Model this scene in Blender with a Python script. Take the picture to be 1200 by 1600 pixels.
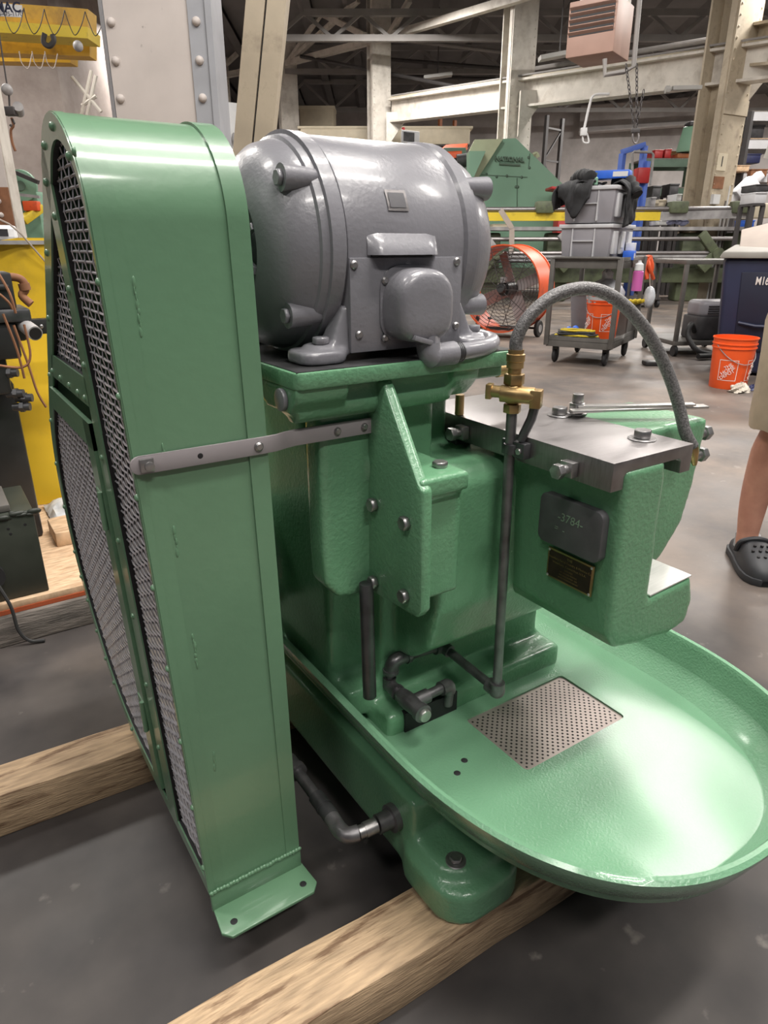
import bpy, bmesh, math, random
from mathutils import Vector, Matrix
random.seed(7)
for o in list(bpy.data.objects): bpy.data.objects.remove(o)
scene = bpy.context.scene
col = scene.collection
PI = math.pi

# ------------------------------------------------------------------ camera
F_PX, PITCH, YAW, CAM_H = 1060.0, math.atan(418/1060.0), math.radians(33.6), 1.0
FH = Vector((math.sin(YAW), math.cos(YAW), 0)); RT = Vector((math.cos(YAW), -math.sin(YAW), 0)); UPV = Vector((0, 0, 1))
FW = FH*math.cos(PITCH) - UPV*math.sin(PITCH); UC = FH*math.sin(PITCH) + UPV*math.cos(PITCH)
cd = bpy.data.cameras.new('camera'); cam = bpy.data.objects.new('camera', cd); col.objects.link(cam)
cd.sensor_fit = 'VERTICAL'; cd.sensor_height = 36; cd.lens = F_PX/1600*36; cd.clip_start = .02; cd.clip_end = 200
M = Matrix((RT, UC, -FW)).transposed().to_4x4(); M.translation = (0, 0, CAM_H); cam.matrix_world = M
scene.camera = cam
# ------------------------------------------------------------------ exposure, world, ceiling lights
vs = scene.view_settings; vs.view_transform = 'Standard'; vs.look = 'None'; vs.gamma = 1; vs.use_curve_mapping = False
vs.exposure = 0.0
w = bpy.data.worlds.new('world'); scene.world = w; w.use_nodes = True
w.node_tree.nodes['Background'].inputs[0].default_value = (.80, .88, 1, 1); w.node_tree.nodes['Background'].inputs[1].default_value = .085
def floor_pos(r, d, z=0): return RT*r + FH*d + UPV*z
def area(r, d, z, sx, sy, power, color=(1, .955, .90), rot=0):
    l = bpy.data.lights.new('overhead_area', 'AREA'); l.shape = 'RECTANGLE'; l.size = sx; l.size_y = sy; l.energy = power; l.color = color
    o = bpy.data.objects.new('overhead_area', l); col.objects.link(o); o.location = floor_pos(r, d, z); o.rotation_euler = (0, 0, -YAW+rot)
    return o
for (r, d, p) in [(-3.4, 1.4, 130), (5.5, 2.6, 150), (-4.5, 6.0, 220), (-2.0, -2.6, 110), (0.0, 10.0, 300),
                  (-7.5, 11.0, 520), (7.5, 14.0, 520), (0, 18, 480), (15, 17, 620), (-6.5, 20.5, 380), (12, 9, 420), (9, 24, 1000), (19, 24, 1000)]:  # the strong rear ones are added to brighten the back wall
    area(r, d, 6.0, 1.8, .6, p)
area(4.7, 7.6, 6.0, 3.2, 1.8, 400)
area(1.0, 2.0, 6.0, 2.6, .4, 230, rot=YAW); area(2.0, .55, 6.0, 2.6, .4, 240, rot=YAW); area(2.3, -2.6, 6.0, 2.6, .4, 240, rot=YAW)

# ------------------------------------------------------------------ materials
MATS = {}
def mat(name, c, rough=.5, metal=0., var=.12, vs_=6., bump=0., bs=60., coat=0., c2=None, c2amt=.5, c2scale=3., c2sharp=.12, emis=0., spec=None, alpha=1., trans=0., stretch=None, rv=.0):
    m = bpy.data.materials.new(name); m.use_nodes = True; nt = m.node_tree; N = nt.nodes; L = nt.links; b = N['Principled BSDF']
    tc = N.new('ShaderNodeTexCoord'); src = tc.outputs['Object']
    if stretch:
        mp = N.new('ShaderNodeMapping'); mp.inputs['Scale'].default_value = stretch; L.new(src, mp.inputs[0]); src = mp.outputs[0]
    b.inputs['Roughness'].default_value = rough; b.inputs['Metallic'].default_value = metal
    if spec is not None: b.inputs['Specular IOR Level'].default_value = spec
    if coat: b.inputs['Coat Weight'].default_value = coat; b.inputs['Coat Roughness'].default_value = .12
    n = N.new('ShaderNodeTexNoise'); n.inputs['Scale'].default_value = vs_; n.inputs['Detail'].default_value = 5; L.new(src, n.inputs[0])
    r = N.new('ShaderNodeValToRGB'); r.color_ramp.elements[0].position = .3; r.color_ramp.elements[1].position = .7
    r.color_ramp.elements[0].color = tuple(x*(1-var) for x in c)+(1,); r.color_ramp.elements[1].color = tuple(min(1, x*(1+var)) for x in c)+(1,)
    L.new(n.outputs['Fac'], r.inputs[0]); out = r.outputs[0]
    if c2:
        n2 = N.new('ShaderNodeTexNoise'); n2.inputs['Scale'].default_value = c2scale; n2.inputs['Detail'].default_value = 8; n2.inputs['Roughness'].default_value = .65; L.new(src, n2.inputs[0])
        r2 = N.new('ShaderNodeValToRGB'); p = 1-c2amt; r2.color_ramp.elements[0].position = max(0, .25+p*.5-c2sharp); r2.color_ramp.elements[1].position = min(1, .25+p*.5+c2sharp)
        L.new(n2.outputs['Fac'], r2.inputs[0]); mx = N.new('ShaderNodeMix'); mx.data_type = 'RGBA'; L.new(r2.outputs[0], mx.inputs[0]); L.new(out, mx.inputs[6]); mx.inputs[7].default_value = tuple(c2)+(1,); out = mx.outputs[2]
    L.new(out, b.inputs['Base Color'])
    if rv:
        mr = N.new('ShaderNodeMapRange'); mr.inputs[1].default_value = .3; mr.inputs[2].default_value = .7; mr.inputs[3].default_value = max(0, rough-rv); mr.inputs[4].default_value = min(1, rough+rv); L.new(n.outputs['Fac'], mr.inputs[0]); L.new(mr.outputs[0], b.inputs['Roughness'])
    if bump:
        nb = N.new('ShaderNodeTexNoise'); nb.inputs['Scale'].default_value = bs; nb.inputs['Detail'].default_value = 3; L.new(src, nb.inputs[0])
        bp = N.new('ShaderNodeBump'); bp.inputs['Strength'].default_value = bump; bp.inputs['Distance'].default_value = .004; L.new(nb.outputs['Fac'], bp.inputs['Height']); L.new(bp.outputs[0], b.inputs['Normal'])
    if emis: L.new(out, b.inputs['Emission Color']); b.inputs['Emission Strength'].default_value = emis
    if trans: b.inputs['Transmission Weight'].default_value = trans
    if alpha < 1: b.inputs['Alpha'].default_value = alpha
    MATS[name] = m; return m
GREEN = (.125, .288, .160)
mat('green_cast', GREEN, .34, bump=.30, bs=170, var=.10, vs_=5, coat=.35)
mat('green_pan', (.155, .320, .193), .24, bump=.30, bs=260, var=.08, vs_=4, coat=.55)
mat('green_sheet', (.130, .255, .150), .36, bump=.10, bs=60, var=.07, vs_=3, coat=.55)
mat('motor_grey', (.205, .202, .222), .33, bump=.12, bs=170, var=.08, vs_=8, coat=.3)
mat('strap_grey', (.30, .27, .28), .5, var=.06)
mat('steel', (.28, .262, .262), .42, .9, var=.14, vs_=14, stretch=(3, 40, 3), bump=.03, bs=40, rv=.08)
mat('steel_dark', (.10, .10, .105), .42, .75, var=.3, vs_=25, rv=.1)
mat('pipe_black', (.165, .160, .165), .40, .7, var=.3, vs_=40, rv=.12, bump=.05, bs=90)
mat('bolt_steel', (.34, .33, .33), .35, .85, var=.25, vs_=60)
mat('bright_steel', (.62, .60, .58), .32, .9, var=.12, vs_=20)
mat('machined', (.72, .70, .68), .42, .55, var=.08, vs_=10, stretch=(2, 50, 2))
mat('brass', (.42, .29, .135), .38, .9, var=.3, vs_=30, rv=.1)
mat('bronze_dark', (.035, .022, .014), .5, .4, var=.3, vs_=60)
mat('mesh_wire', (.62, .60, .63), .34, .55, var=.2, vs_=50)
mat('inner_black', (.012, .011, .013), .6, var=.2)  # near-black standing in for unlit insides; also openings and seams
mat('plate_grey', (.115, .112, .120), .5, .35, var=.15, vs_=40)
mat('grate', (.42, .36, .33), .42, .6, var=.18, vs_=6)
mat('hose', (.17, .165, .165), .45, .4, var=.55, vs_=420, bump=.4, bs=600)
mat('rubber', (.018, .018, .019), .6, var=.3, vs_=20)
mat('black_paint', (.022, .022, .023), .42, var=.3, vs_=12)
mat('wood', (.42, .295, .18), .7, var=.28, vs_=11, stretch=(1.5, 12, 12), bump=.5, bs=30, c2=(.17, .10, .055), c2amt=.34, c2scale=4.5, c2sharp=.05)
mat('wood_old', (.19, .165, .145), .8, var=.35, vs_=9, stretch=(1.5, 14, 14), bump=.6, bs=26, c2=(.05, .045, .04), c2amt=.3, c2scale=4)
mat('plywood', (.60, .42, .27), .7, var=.25, vs_=14, stretch=(2, 7, 1), bump=.1, c2=(.40, .24, .13), c2amt=.3, c2scale=8)
def floor_mat():
    m = mat('floor', (.170, .133, .108), .55, var=.22, vs_=2.2, bump=.10, bs=14, c2=(.085, .072, .066), c2amt=.50, c2scale=1.3, c2sharp=.10, rv=.12)
    nt = m.node_tree; N = nt.nodes; L = nt.links; b = N['Principled BSDF']; src = b.inputs['Base Color'].links[0].from_socket
    tc = N.new('ShaderNodeTexCoord'); g = N.new('ShaderNodeNewGeometry')
    def noise(sc, det=6):
        n = N.new('ShaderNodeTexNoise'); n.inputs['Scale'].default_value = sc; n.inputs['Detail'].default_value = det; L.new(g.outputs['Position'], n.inputs[0]); return n.outputs['Fac']
    def mth(op, a, b_):
        q = N.new('ShaderNodeMath'); q.operation = op
        for k, v in enumerate((a, b_)):
            if isinstance(v, (int, float)): q.inputs[k].default_value = v
            else: L.new(v, q.inputs[k])
        return q.outputs[0]
    # darker grey tone around the machine bay, fading outward through noise
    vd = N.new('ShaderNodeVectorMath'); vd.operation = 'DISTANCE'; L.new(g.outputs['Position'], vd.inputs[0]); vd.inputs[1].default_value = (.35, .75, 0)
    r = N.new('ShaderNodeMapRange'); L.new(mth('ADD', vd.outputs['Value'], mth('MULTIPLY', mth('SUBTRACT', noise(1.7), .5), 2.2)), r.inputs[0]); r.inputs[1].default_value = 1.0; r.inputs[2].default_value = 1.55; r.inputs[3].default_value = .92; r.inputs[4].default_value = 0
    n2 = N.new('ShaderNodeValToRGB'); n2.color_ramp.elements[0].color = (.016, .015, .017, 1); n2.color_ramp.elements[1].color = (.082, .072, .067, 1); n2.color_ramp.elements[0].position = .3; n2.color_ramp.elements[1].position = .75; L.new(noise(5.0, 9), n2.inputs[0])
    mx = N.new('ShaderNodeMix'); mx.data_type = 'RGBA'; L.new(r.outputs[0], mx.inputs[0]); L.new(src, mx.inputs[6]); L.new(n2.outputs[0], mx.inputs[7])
    # fine pale scuffs
    sc = N.new('ShaderNodeValToRGB'); sc.color_ramp.elements[0].position = .66; sc.color_ramp.elements[1].position = .74; L.new(noise(16, 8), sc.inputs[0])
    mx2 = N.new('ShaderNodeMix'); mx2.data_type = 'RGBA'; L.new(mth('MULTIPLY', sc.outputs[0], .35), mx2.inputs[0]); L.new(mx.outputs[2], mx2.inputs[6]); mx2.inputs[7].default_value = (.30, .27, .24, 1)
    L.new(mx2.outputs[2], b.inputs['Base Color'])
floor_mat()

# ------------------------------------------------------------------ mesh helpers
W = {}
def tag(o, label=None, cat=None, group=None, kind=None):
    if label: o['label'] = label
    if cat: o['category'] = cat
    if group: o['group'] = group
    if kind: o['kind'] = kind
    return o
def thing(name, label, cat, loc=(0, 0, 0), rz=0, group=None, local=True):
    o = bpy.data.objects.new(name, None); col.objects.link(o); o.location = loc; o.rotation_euler = (0, 0, rz); o.empty_display_size = .1
    W[o] = Vector((0, 0, 0)) if local else Vector(loc)
    return tag(o, label, cat, group)
def link(name, me, parent, c, rot=None):
    o = bpy.data.objects.new(name, me); col.objects.link(o)
    if parent is not None: o.parent = parent; o.location = Vector(c)-W[parent]
    else: o.location = c
    if rot is not None: o.rotation_euler = rot
    W[o] = Vector(c)
    return o
def basis(axis):
    a = Vector(axis).normalized(); t = Vector((0, 0, 1)) if abs(a.z) < .9 else Vector((1, 0, 0))
    x = t.cross(a).normalized(); y = a.cross(x); return x, y, a
class MB:
    def __init__(s): s.v = []; s.f = []
    def add(s, vs, fs):
        n = len(s.v); s.v += [tuple(p) for p in vs]; s.f += [tuple(i+n for i in f) for f in fs]; return s
    def box(s, x0, x1, y0, y1, z0, z1):
        vs = [(x, y, z) for z in (z0, z1) for y in (y0, y1) for x in (x0, x1)]
        return s.add(vs, [(0, 2, 3, 1), (4, 5, 7, 6), (0, 1, 5, 4), (2, 6, 7, 3), (0, 4, 6, 2), (1, 3, 7, 5)])
    def obox(s, c, ax, ay, az, hx, hy, hz):
        c = Vector(c); ax, ay, az = Vector(ax), Vector(ay), Vector(az)
        vs = [c+ax*hx*i+ay*hy*j+az*hz*k for k in (-1, 1) for j in (-1, 1) for i in (-1, 1)]
        return s.add(vs, [(0, 2, 3, 1), (4, 5, 7, 6), (0, 1, 5, 4), (2, 6, 7, 3), (0, 4, 6, 2), (1, 3, 7, 5)])
    def beam(s, a, b, w_, h, up=(0, 0, 1)):
        a, b = Vector(a), Vector(b); d = (b-a); l = d.length; d.normalize(); up = Vector(up)
        if abs(d.dot(up)) > .98: up = Vector((1, 0, 0))
        x = d.cross(up).normalized(); z = x.cross(d)
        return s.obox((a+b)/2, d, x, z, l/2, w_/2, h/2)
    def prism(s, pts, d0, d1, axis='x'):
        """pts: 2D outline; axis x -> (y,z), y -> (x,z), z -> (x,y)"""
        f3 = {'x': lambda p, d: (d, p[0], p[1]), 'y': lambda p, d: (p[0], d, p[1]), 'z': lambda p, d: (p[0], p[1], d)}[axis]
        n = len(pts); vs = [f3(p, d0) for p in pts]+[f3(p, d1) for p in pts]
        return s.add(vs, [tuple(range(n-1, -1, -1)), tuple(range(n, 2*n))]+[(i, (i+1) % n, (i+1) % n+n, i+n) for i in range(n)])
    def ring(s, outer, inner, d0, d1, axis='x'):
        f3 = {'x': lambda p, d: (d, p[0], p[1]), 'y': lambda p, d: (p[0], d, p[1]), 'z': lambda p, d: (p[0], p[1], d)}[axis]
        n = len(outer); vs = [f3(p, d) for d in (d0, d1) for q in (outer, inner) for p in q]; fs = []
        for i in range(n):
            j = (i+1) % n; fs += [(i, j, n+j, n+i), (2*n+i, 3*n+i, 3*n+j, 2*n+j), (i, 2*n+i, 2*n+j, j), (n+i, n+j, 3*n+j, 3*n+i)]
        return s.add(vs, fs)
    def cyl(s, a, b, r, r2=None, n=16, caps=True):
        a, b = Vector(a), Vector(b); r2 = r if r2 is None else r2; x, y, d = basis(b-a)
        vs = [a+(x*math.cos(2*PI*i/n)+y*math.sin(2*PI*i/n))*r for i in range(n)]+[b+(x*math.cos(2*PI*i/n)+y*math.sin(2*PI*i/n))*r2 for i in range(n)]
        fs = [(i, (i+1) % n, (i+1) % n+n, i+n) for i in range(n)]
        if caps: fs += [tuple(range(n-1, -1, -1)), tuple(range(n, 2*n))]
        return s.add(vs, fs)
    def lathe(s, prof, o=(0, 0, 0), axis=(0, 0, 1), n=32, cap=True):
        """prof: (t along axis, radius)"""
        x, y, d = basis(axis); o = Vector(o); vs = []; fs = []; m = len(prof)
        for (t, r) in prof: vs += [o+d*t+(x*math.cos(2*PI*i/n)+y*math.sin(2*PI*i/n))*max(r, 1e-4) for i in range(n)]
        for k in range(m-1): fs += [(k*n+i, k*n+(i+1) % n, (k+1)*n+(i+1) % n, (k+1)*n+i) for i in range(n)]
        if cap: fs += [tuple(range(n-1, -1, -1)), tuple(range((m-1)*n, m*n))]
        return s.add(vs, fs)
    def tube(s, pts, r, n=8, closed=False, caps=True, rs=None):
        pts = [Vector(p) for p in pts]; m = len(pts); vs = []; fs = []; px = None
        for k in range(m):
            if closed: d = pts[(k+1) % m]-pts[k-1]
            else: d = pts[min(k+1, m-1)]-pts[max(k-1, 0)]
            if d.length < 1e-9: d = Vector((0, 0, 1))
            d.normalize()
            if px is None: x, y, _ = basis(d)
            else:
                x = px-d*px.dot(d)
                x = x.normalized() if x.length > 1e-6 else basis(d)[0]
                y = d.cross(x)
            px = x; rr = rs[k] if rs else r
            vs += [pts[k]+(x*math.cos(2*PI*i/n)+y*math.sin(2*PI*i/n))*rr for i in range(n)]
        for k in range(m if closed else m-1):
            a, b = k*n, ((k+1) % m)*n; fs += [(a+i, a+(i+1) % n, b+(i+1) % n, b+i) for i in range(n)]
        if caps and not closed: fs += [tuple(range(n-1, -1, -1)), tuple(range((m-1)*n, m*n))]
        return s.add(vs, fs)
    def hexa(s, a, b, r): return s.cyl(a, b, r, n=6)
    def sphere(s, c, rx, ry=None, rz=None, nu=16, nv=10):
        ry = rx if ry is None else ry; rz = rx if rz is None else rz; c = Vector(c); vs = []; fs = []
        for j in range(nv+1):
            t = PI*j/nv
            for i in range(nu): p = 2*PI*i/nu; vs.append((c.x+rx*math.sin(t)*math.cos(p), c.y+ry*math.sin(t)*math.sin(p), c.z-rz*math.cos(t)))
        for j in range(nv): fs += [(j*nu+i, j*nu+(i+1) % nu, (j+1)*nu+(i+1) % nu, (j+1)*nu+i) for i in range(nu)]
        return s.add(vs, fs)
    def mesh(s, name, m, smooth=40, bevel=0, seg=2, center=True, fn=None):
        c = Vector((0, 0, 0))
        if center and s.v:
            lo = [min(p[i] for p in s.v) for i in range(3)]; hi = [max(p[i] for p in s.v) for i in range(3)]; c = Vector([(lo[i]+hi[i])/2 for i in range(3)])
        me = bpy.data.meshes.new(name); me.from_pydata([(p[0]-c.x, p[1]-c.y, p[2]-c.z) for p in s.v], [], s.f)
        bm = bmesh.new(); bm.from_mesh(me); bmesh.ops.remove_doubles(bm, verts=bm.verts, dist=1e-6); bmesh.ops.recalc_face_normals(bm, faces=bm.faces)
        if bevel:
            es = [e for e in bm.edges if len(e.link_faces) == 2 and e.calc_face_angle(0) > math.radians(30)]
            bmesh.ops.bevel(bm, geom=es, offset=bevel, segments=seg, profile=.5, affect='EDGES', clamp_overlap=True)
        if smooth:
            for f in bm.faces: f.smooth = True
            for e in bm.edges:
                if len(e.link_faces) == 2 and e.calc_face_angle(0) > math.radians(smooth): e.smooth = False
        bm.to_mesh(me); bm.free()
        if m: me.materials.append(MATS[m] if isinstance(m, str) else m)
        return me, c
    def build(s, name, m, parent=None, smooth=40, bevel=0, seg=2):
        me, c = s.mesh(name, m, smooth, bevel, seg); return link(name, me, parent, c)
def cast(name, mb, m, parent, voxel=.006, it=6, fac=.5):
    """one continuous casting: overlapping solids fused and filleted"""
    me, c = mb.mesh(name, m, 0); o = link(name, me, parent, c)
    md = o.modifiers.new('r', 'REMESH'); md.mode = 'VOXEL'; md.voxel_size = voxel; md.use_smooth_shade = True
    sm = o.modifiers.new('s', 'SMOOTH'); sm.iterations = it; sm.factor = fac
    dg = bpy.context.evaluated_depsgraph_get(); dg.update(); me2 = bpy.data.meshes.new_from_object(o.evaluated_get(dg))
    o.modifiers.clear(); o.data = me2
    if not me2.materials: me2.materials.append(MATS[m])
    for p in me2.polygons: p.use_smooth = True; p.material_index = 0
    return o
def inst(name, mesh, parent, c, rot=None): return link(name, mesh, parent, c, rot)
def rrect(x0, x1, y0, y1, r, n=5):
    out = []
    for (cx, cy, a0) in [(x1-r, y0+r, -90), (x1-r, y1-r, 0), (x0+r, y1-r, 90), (x0+r, y0+r, 180)]:
        for k in range(n+1): a = math.radians(a0+90*k/n); out.append((cx+r*math.cos(a), cy+r*math.sin(a)))
    return out
def hull(pts):
    pts = sorted(set((round(a, 6), round(b, 6)) for a, b in pts))
    def half(ps):
        h = []
        for p in ps:
            while len(h) >= 2 and (h[-1][0]-h[-2][0])*(p[1]-h[-2][1])-(h[-1][1]-h[-2][1])*(p[0]-h[-2][0]) <= 0: h.pop()
            h.append(p)
        return h
    a = half(pts); b = half(pts[::-1]); return a[:-1]+b[:-1]
def arc(cx, cy, r, n=40): return [(cx+r*math.cos(2*PI*i/n), cy+r*math.sin(2*PI*i/n)) for i in range(n)]
def spline(pts, n=8):
    pts = [Vector(p) for p in pts]; out = []
    for i in range(len(pts)-1):
        p0 = pts[max(i-1, 0)]; p1 = pts[i]; p2 = pts[i+1]; p3 = pts[min(i+2, len(pts)-1)]
        for k in range(n):
            t = k/n; out.append(.5*((2*p1)+(p2-p0)*t+(2*p0-5*p1+4*p2-p3)*t*t+(3*p1-p0-3*p2+p3)*t**3))
    out.append(pts[-1]); return out
def text(name, body, size, m, parent, origin, xdir, ydir, extrude=.0006, align='CENTER', bold=0.):
    cu = bpy.data.curves.new(name, 'FONT'); cu.body = body; cu.size = size; cu.extrude = extrude; cu.align_x = align; cu.align_y = 'CENTER'; cu.resolution_u = 3; cu.offset = bold
    t = bpy.data.objects.new(name+'_tmp', cu); col.objects.link(t)
    dg = bpy.context.evaluated_depsgraph_get(); dg.update(); me = bpy.data.meshes.new_from_object(t.evaluated_get(dg)); bpy.data.objects.remove(t)
    X = Vector(xdir).normalized(); Yd = Vector(ydir).normalized(); Zd = X.cross(Yd)
    me.transform(Matrix((X, Yd, Zd)).transposed().to_4x4()); me.name = name
    me.materials.clear(); me.materials.append(MATS[m])
    return link(name, me, parent, origin)
# ------------------------------------------------------------------ shared fasteners
_bc = {}
def bolt(parent, pos, axis, r=.009, h=.007, washer=0., m='bolt_steel', name='bolt', kind='hex', rz=0.):
    key = (tuple(axis), r, h, washer, m, kind)
    if key not in _bc:
        a = Vector(axis); b = MB(); t = 0
        if washer: b.cyl((0, 0, 0), a*.0022, washer, n=20); t = .0022
        if kind == 'hex': b.hexa(a*t, a*(t+h), r)
        elif kind == 'round': b.lathe([(t, r), (t+h*.4, r*.95), (t+h*.8, r*.65), (t+h, r*.1)], axis=axis, n=12)
        elif kind == 'slot':
            b.lathe([(t, r), (t+h*.5, r*.95), (t+h, r*.6)], axis=axis, n=14)
        me, c = b.mesh(name, m, 35, bevel=r*.12 if kind == 'hex' else 0, seg=1, center=False); _bc[key] = me
    return link(name, _bc[key], parent, pos)

# ------------------------------------------------------------------ floor
tag(MB().box(-40, 45, -12, 60, -.1, 0).build('floor', 'floor', smooth=0), kind='structure')

# ------------------------------------------------------------------ the machine
mach = thing('power_press', 'glossy green cast iron press with grey motor, belt guard and oval drip pan', 'machine', (.75, .78, .09), local=False)

# --- base, pan
def ell(a, b, cx=.75, cy=.66, n=64, ymax=1.22, r=.05):
    """D-shaped outline: straight sides, elliptical front"""
    out = []
    for k in range(n+1):
        t = PI+PI*k/n; c, s_ = math.cos(t), math.sin(t); p = .80
        out.append((cx+a*math.copysign(abs(c)**p, c), cy+b*math.copysign(abs(s_)**p, s_)))
    out += [(cx+a, ymax), (cx-a, ymax)]; return out
bb = MB()
bb.box(.462, 1.04, .615, 1.22, .095, .232)
bb.prism(ell(.262, .32, n=40), .222, .238, 'z')
for sx in (-1, 1):
    for (y0, y1) in ((.50, .66), (1.08, 1.24)):
        x0, x1 = (.447, .60) if sx < 0 else (.90, 1.053)
        bb.prism(rrect(x0, x1, y0, y1, .055), .091, .150, 'z')
        bb.prism(rrect(x0+.012, x1-.012, y0+.025, y1, .05), .14, .168, 'z')
base = cast('base', bb, 'green_cast', mach, .0065, 8)
pb = MB(); prof = [(.232, -.070), (.243, -.045), (.268, -.018), (.285, -.002), (.318, .012), (.324, .013), (.328, .008), (.327, .002), (.318, -.003), (.268, -.010), (.250, -.026), (.2455, -.045)]
vs_ = []; fs_ = []; nn = None
for (z, off) in prof:
    e = ell(.302+off, .40+off, ymax=1.22+off); nn = len(e); vs_ += [(x, y, z) for x, y in e]
for k in range(len(prof)-1): fs_ += [(k*nn+i, k*nn+(i+1) % nn, (k+1)*nn+(i+1) % nn, (k+1)*nn+i) for i in range(nn)]
# pan floor with the drain opening cut in it
gx0, gx1, gy0, gy1 = .640, .874, .566, .712
top = (len(prof)-1)*nn; ring0 = list(range(top, top+nn)); hv = [(gx0, gy0), (gx1, gy0), (gx1, gy1), (gx0, gy1)]
pb.add(vs_, fs_); pan_me, pc = pb.mesh('drip_pan', 'green_pan', 50)
bm = bmesh.new(); bm.from_mesh(pan_me)
bnd = [e for e in bm.edges if len(e.link_faces) == 1 and abs((e.verts[0].co.z+pc.z)-.2455) < 1e-3]
hv4 = [bm.verts.new((x-pc.x, y-pc.y, .2455-pc.z)) for x, y in [(p) for p in rrect(gx0, gx1, gy0, gy1, .008, 3)]]
he = [bm.edges.new((hv4[i], hv4[(i+1) % len(hv4)])) for i in range(len(hv4))]
r_ = bmesh.ops.triangle_fill(bm, use_beauty=True, edges=bnd+he)
hl = [bm.verts.new((v.co.x, v.co.y, v.co.z-.006)) for v in hv4]
for i in range(len(hv4)): bm.faces.new((hv4[i], hv4[(i+1) % len(hv4)], hl[(i+1) % len(hl)], hl[i]))
bmesh.ops.recalc_face_normals(bm, faces=bm.faces)
for f in bm.faces: f.smooth = True
for e in bm.edges:
    if len(e.link_faces) == 2 and e.calc_face_angle(0) > .8: e.smooth = False
bm.to_mesh(pan_me); bm.free()
pan = link('drip_pan', pan_me, mach, pc)
# perforated grate: sheet built round its holes
gb = MB(); nx, ny = 40, 25; z = .2425; dx = (gx1-gx0)/nx; dy = (gy1-gy0)/ny
for i in range(nx):
    for j in range(ny):
        x0 = gx0+i*dx; y0 = gy0+j*dy; cx = x0+dx/2; cy = y0+dy/2; h = .30
        o4 = [(x0, y0, z), (x0+dx, y0, z), (x0+dx, y0+dy, z), (x0, y0+dy, z)]
        if (i+j) % 2 or i in (0, nx-1) or j in (0, ny-1): gb.add(o4, [(0, 1, 2, 3)]); continue
        i4 = [(cx-dx*h, cy-dy*h, z), (cx+dx*h, cy-dy*h, z), (cx+dx*h, cy+dy*h, z), (cx-dx*h, cy+dy*h, z)]
        gb.add(o4+i4, [(0, 1, 5, 4), (1, 2, 6, 5), (2, 3, 7, 6), (3, 0, 4, 7)])
g = gb.build('perforated_grate', 'grate', mach, smooth=0); g['label'] = 'perforated bare metal drain plate'
MB().box(gx0-.003, gx1+.003, gy0-.003, gy1+.003, .2388, .2402).build('drain_sump', 'inner_black', mach, 0)
for (x, y) in [(.548, .622), (.575, .637)]: bolt(mach, (x, y, .2457), (0, 0, 1), .0055, .0004, m='inner_black', name='drain_hole', kind='round')
bolt(mach, (.492, .552, .166), (0, 0, 1), .010, .006, washer=.016, name='anchor_bolt'); bolt(mach, (1.0, .552, .166), (0, 0, 1), .010, .006, washer=.016, name='anchor_bolt')

# --- column and frame
cb = MB()
cb.box(.505, .905, .745, 1.18, .235, .285)                 # flange
cb.box(.525, .895, .80, 1.16, .25, .66)                    # column
cb.box(.462, .56, .80, 1.02, .26, .315)                    # left bolt pad
fr = [(.84, .365), (.76, .372), (.71, .415), (.690, .49), (.690, .685), (.71, .705), (1.05, .705), (1.12, .60), (1.12, .40)]
cb.prism(fr, .552, .905, 'x')
cb.prism([(.552, .43), (.60, .40), (.86, .40), (.905, .43), (.905, .70), (.552, .70)], .72, .9, 'y')
cb.box(.70, .905, .64, .74, .50, .70)
cb.prism([(.85, .28), (.98, .28), (1.16, .40), (1.16, .80), (.95, .80), (.84, .66)], .455, .56, 'x')
cb.cyl((.34, 1.10, .465), (.50, 1.10, .465), .10, n=24)
cb.box(.56, .66, .81, .95, .64, .82)                       # upright behind the rib
column = cast('column', cb, 'green_cast', mach, .0065, 9)
MB().box(.535, .645, .742, .76, .236, .283).build('cleanout_opening', 'inner_black', mach, 0)

# --- overhanging arm, C-shaped head
ab = MB()
head = [(.690, .738), (.772, .738), (.776, .66), (.780, .535), (.880, .540), (.893, .50), (.885, .462), (.84, .455), (.716, .475), (.698, .50)]
ab.prism([(.690, .738), (.772, .738), (.780, .535), (.782, .46), (.716, .475), (.698, .50)], .497, .74, 'y')
ab.prism([(.774, .535), (.880, .540), (.893, .50), (.885, .462), (.84, .455), (.77, .465)], .497, .66, 'y')
arm = cast('arm', ab, 'green_cast', mach, .0038, 12)
MB().prism([(.784, .5385), (.880, .5435), (.880, .5415), (.784, .5365)], .499, .655, 'y').build('machined_ledge', 'machined', mach, 0)
rb = MB(); rb.prism([(.80, .50), (.93, .52), (.975, .575), (.990, .64), (1.0, .748), (.80, .748)], .585, .735, 'y')
slide = cast('slide_block', rb, 'green_cast', mach, .0042, 12)
MB().cyl((.80, .575, .665), (.812, .575, .665), .008).build('pin', 'green_cast', mach)
for z in (.718, .682): 
    MB().cyl((.995, .60, z), (1.016, .60, z), .008).hexa((1.013, .60, z), (1.026, .60, z), .0125).build('clamp_bolt', 'bolt_steel', mach, bevel=.001)

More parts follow.
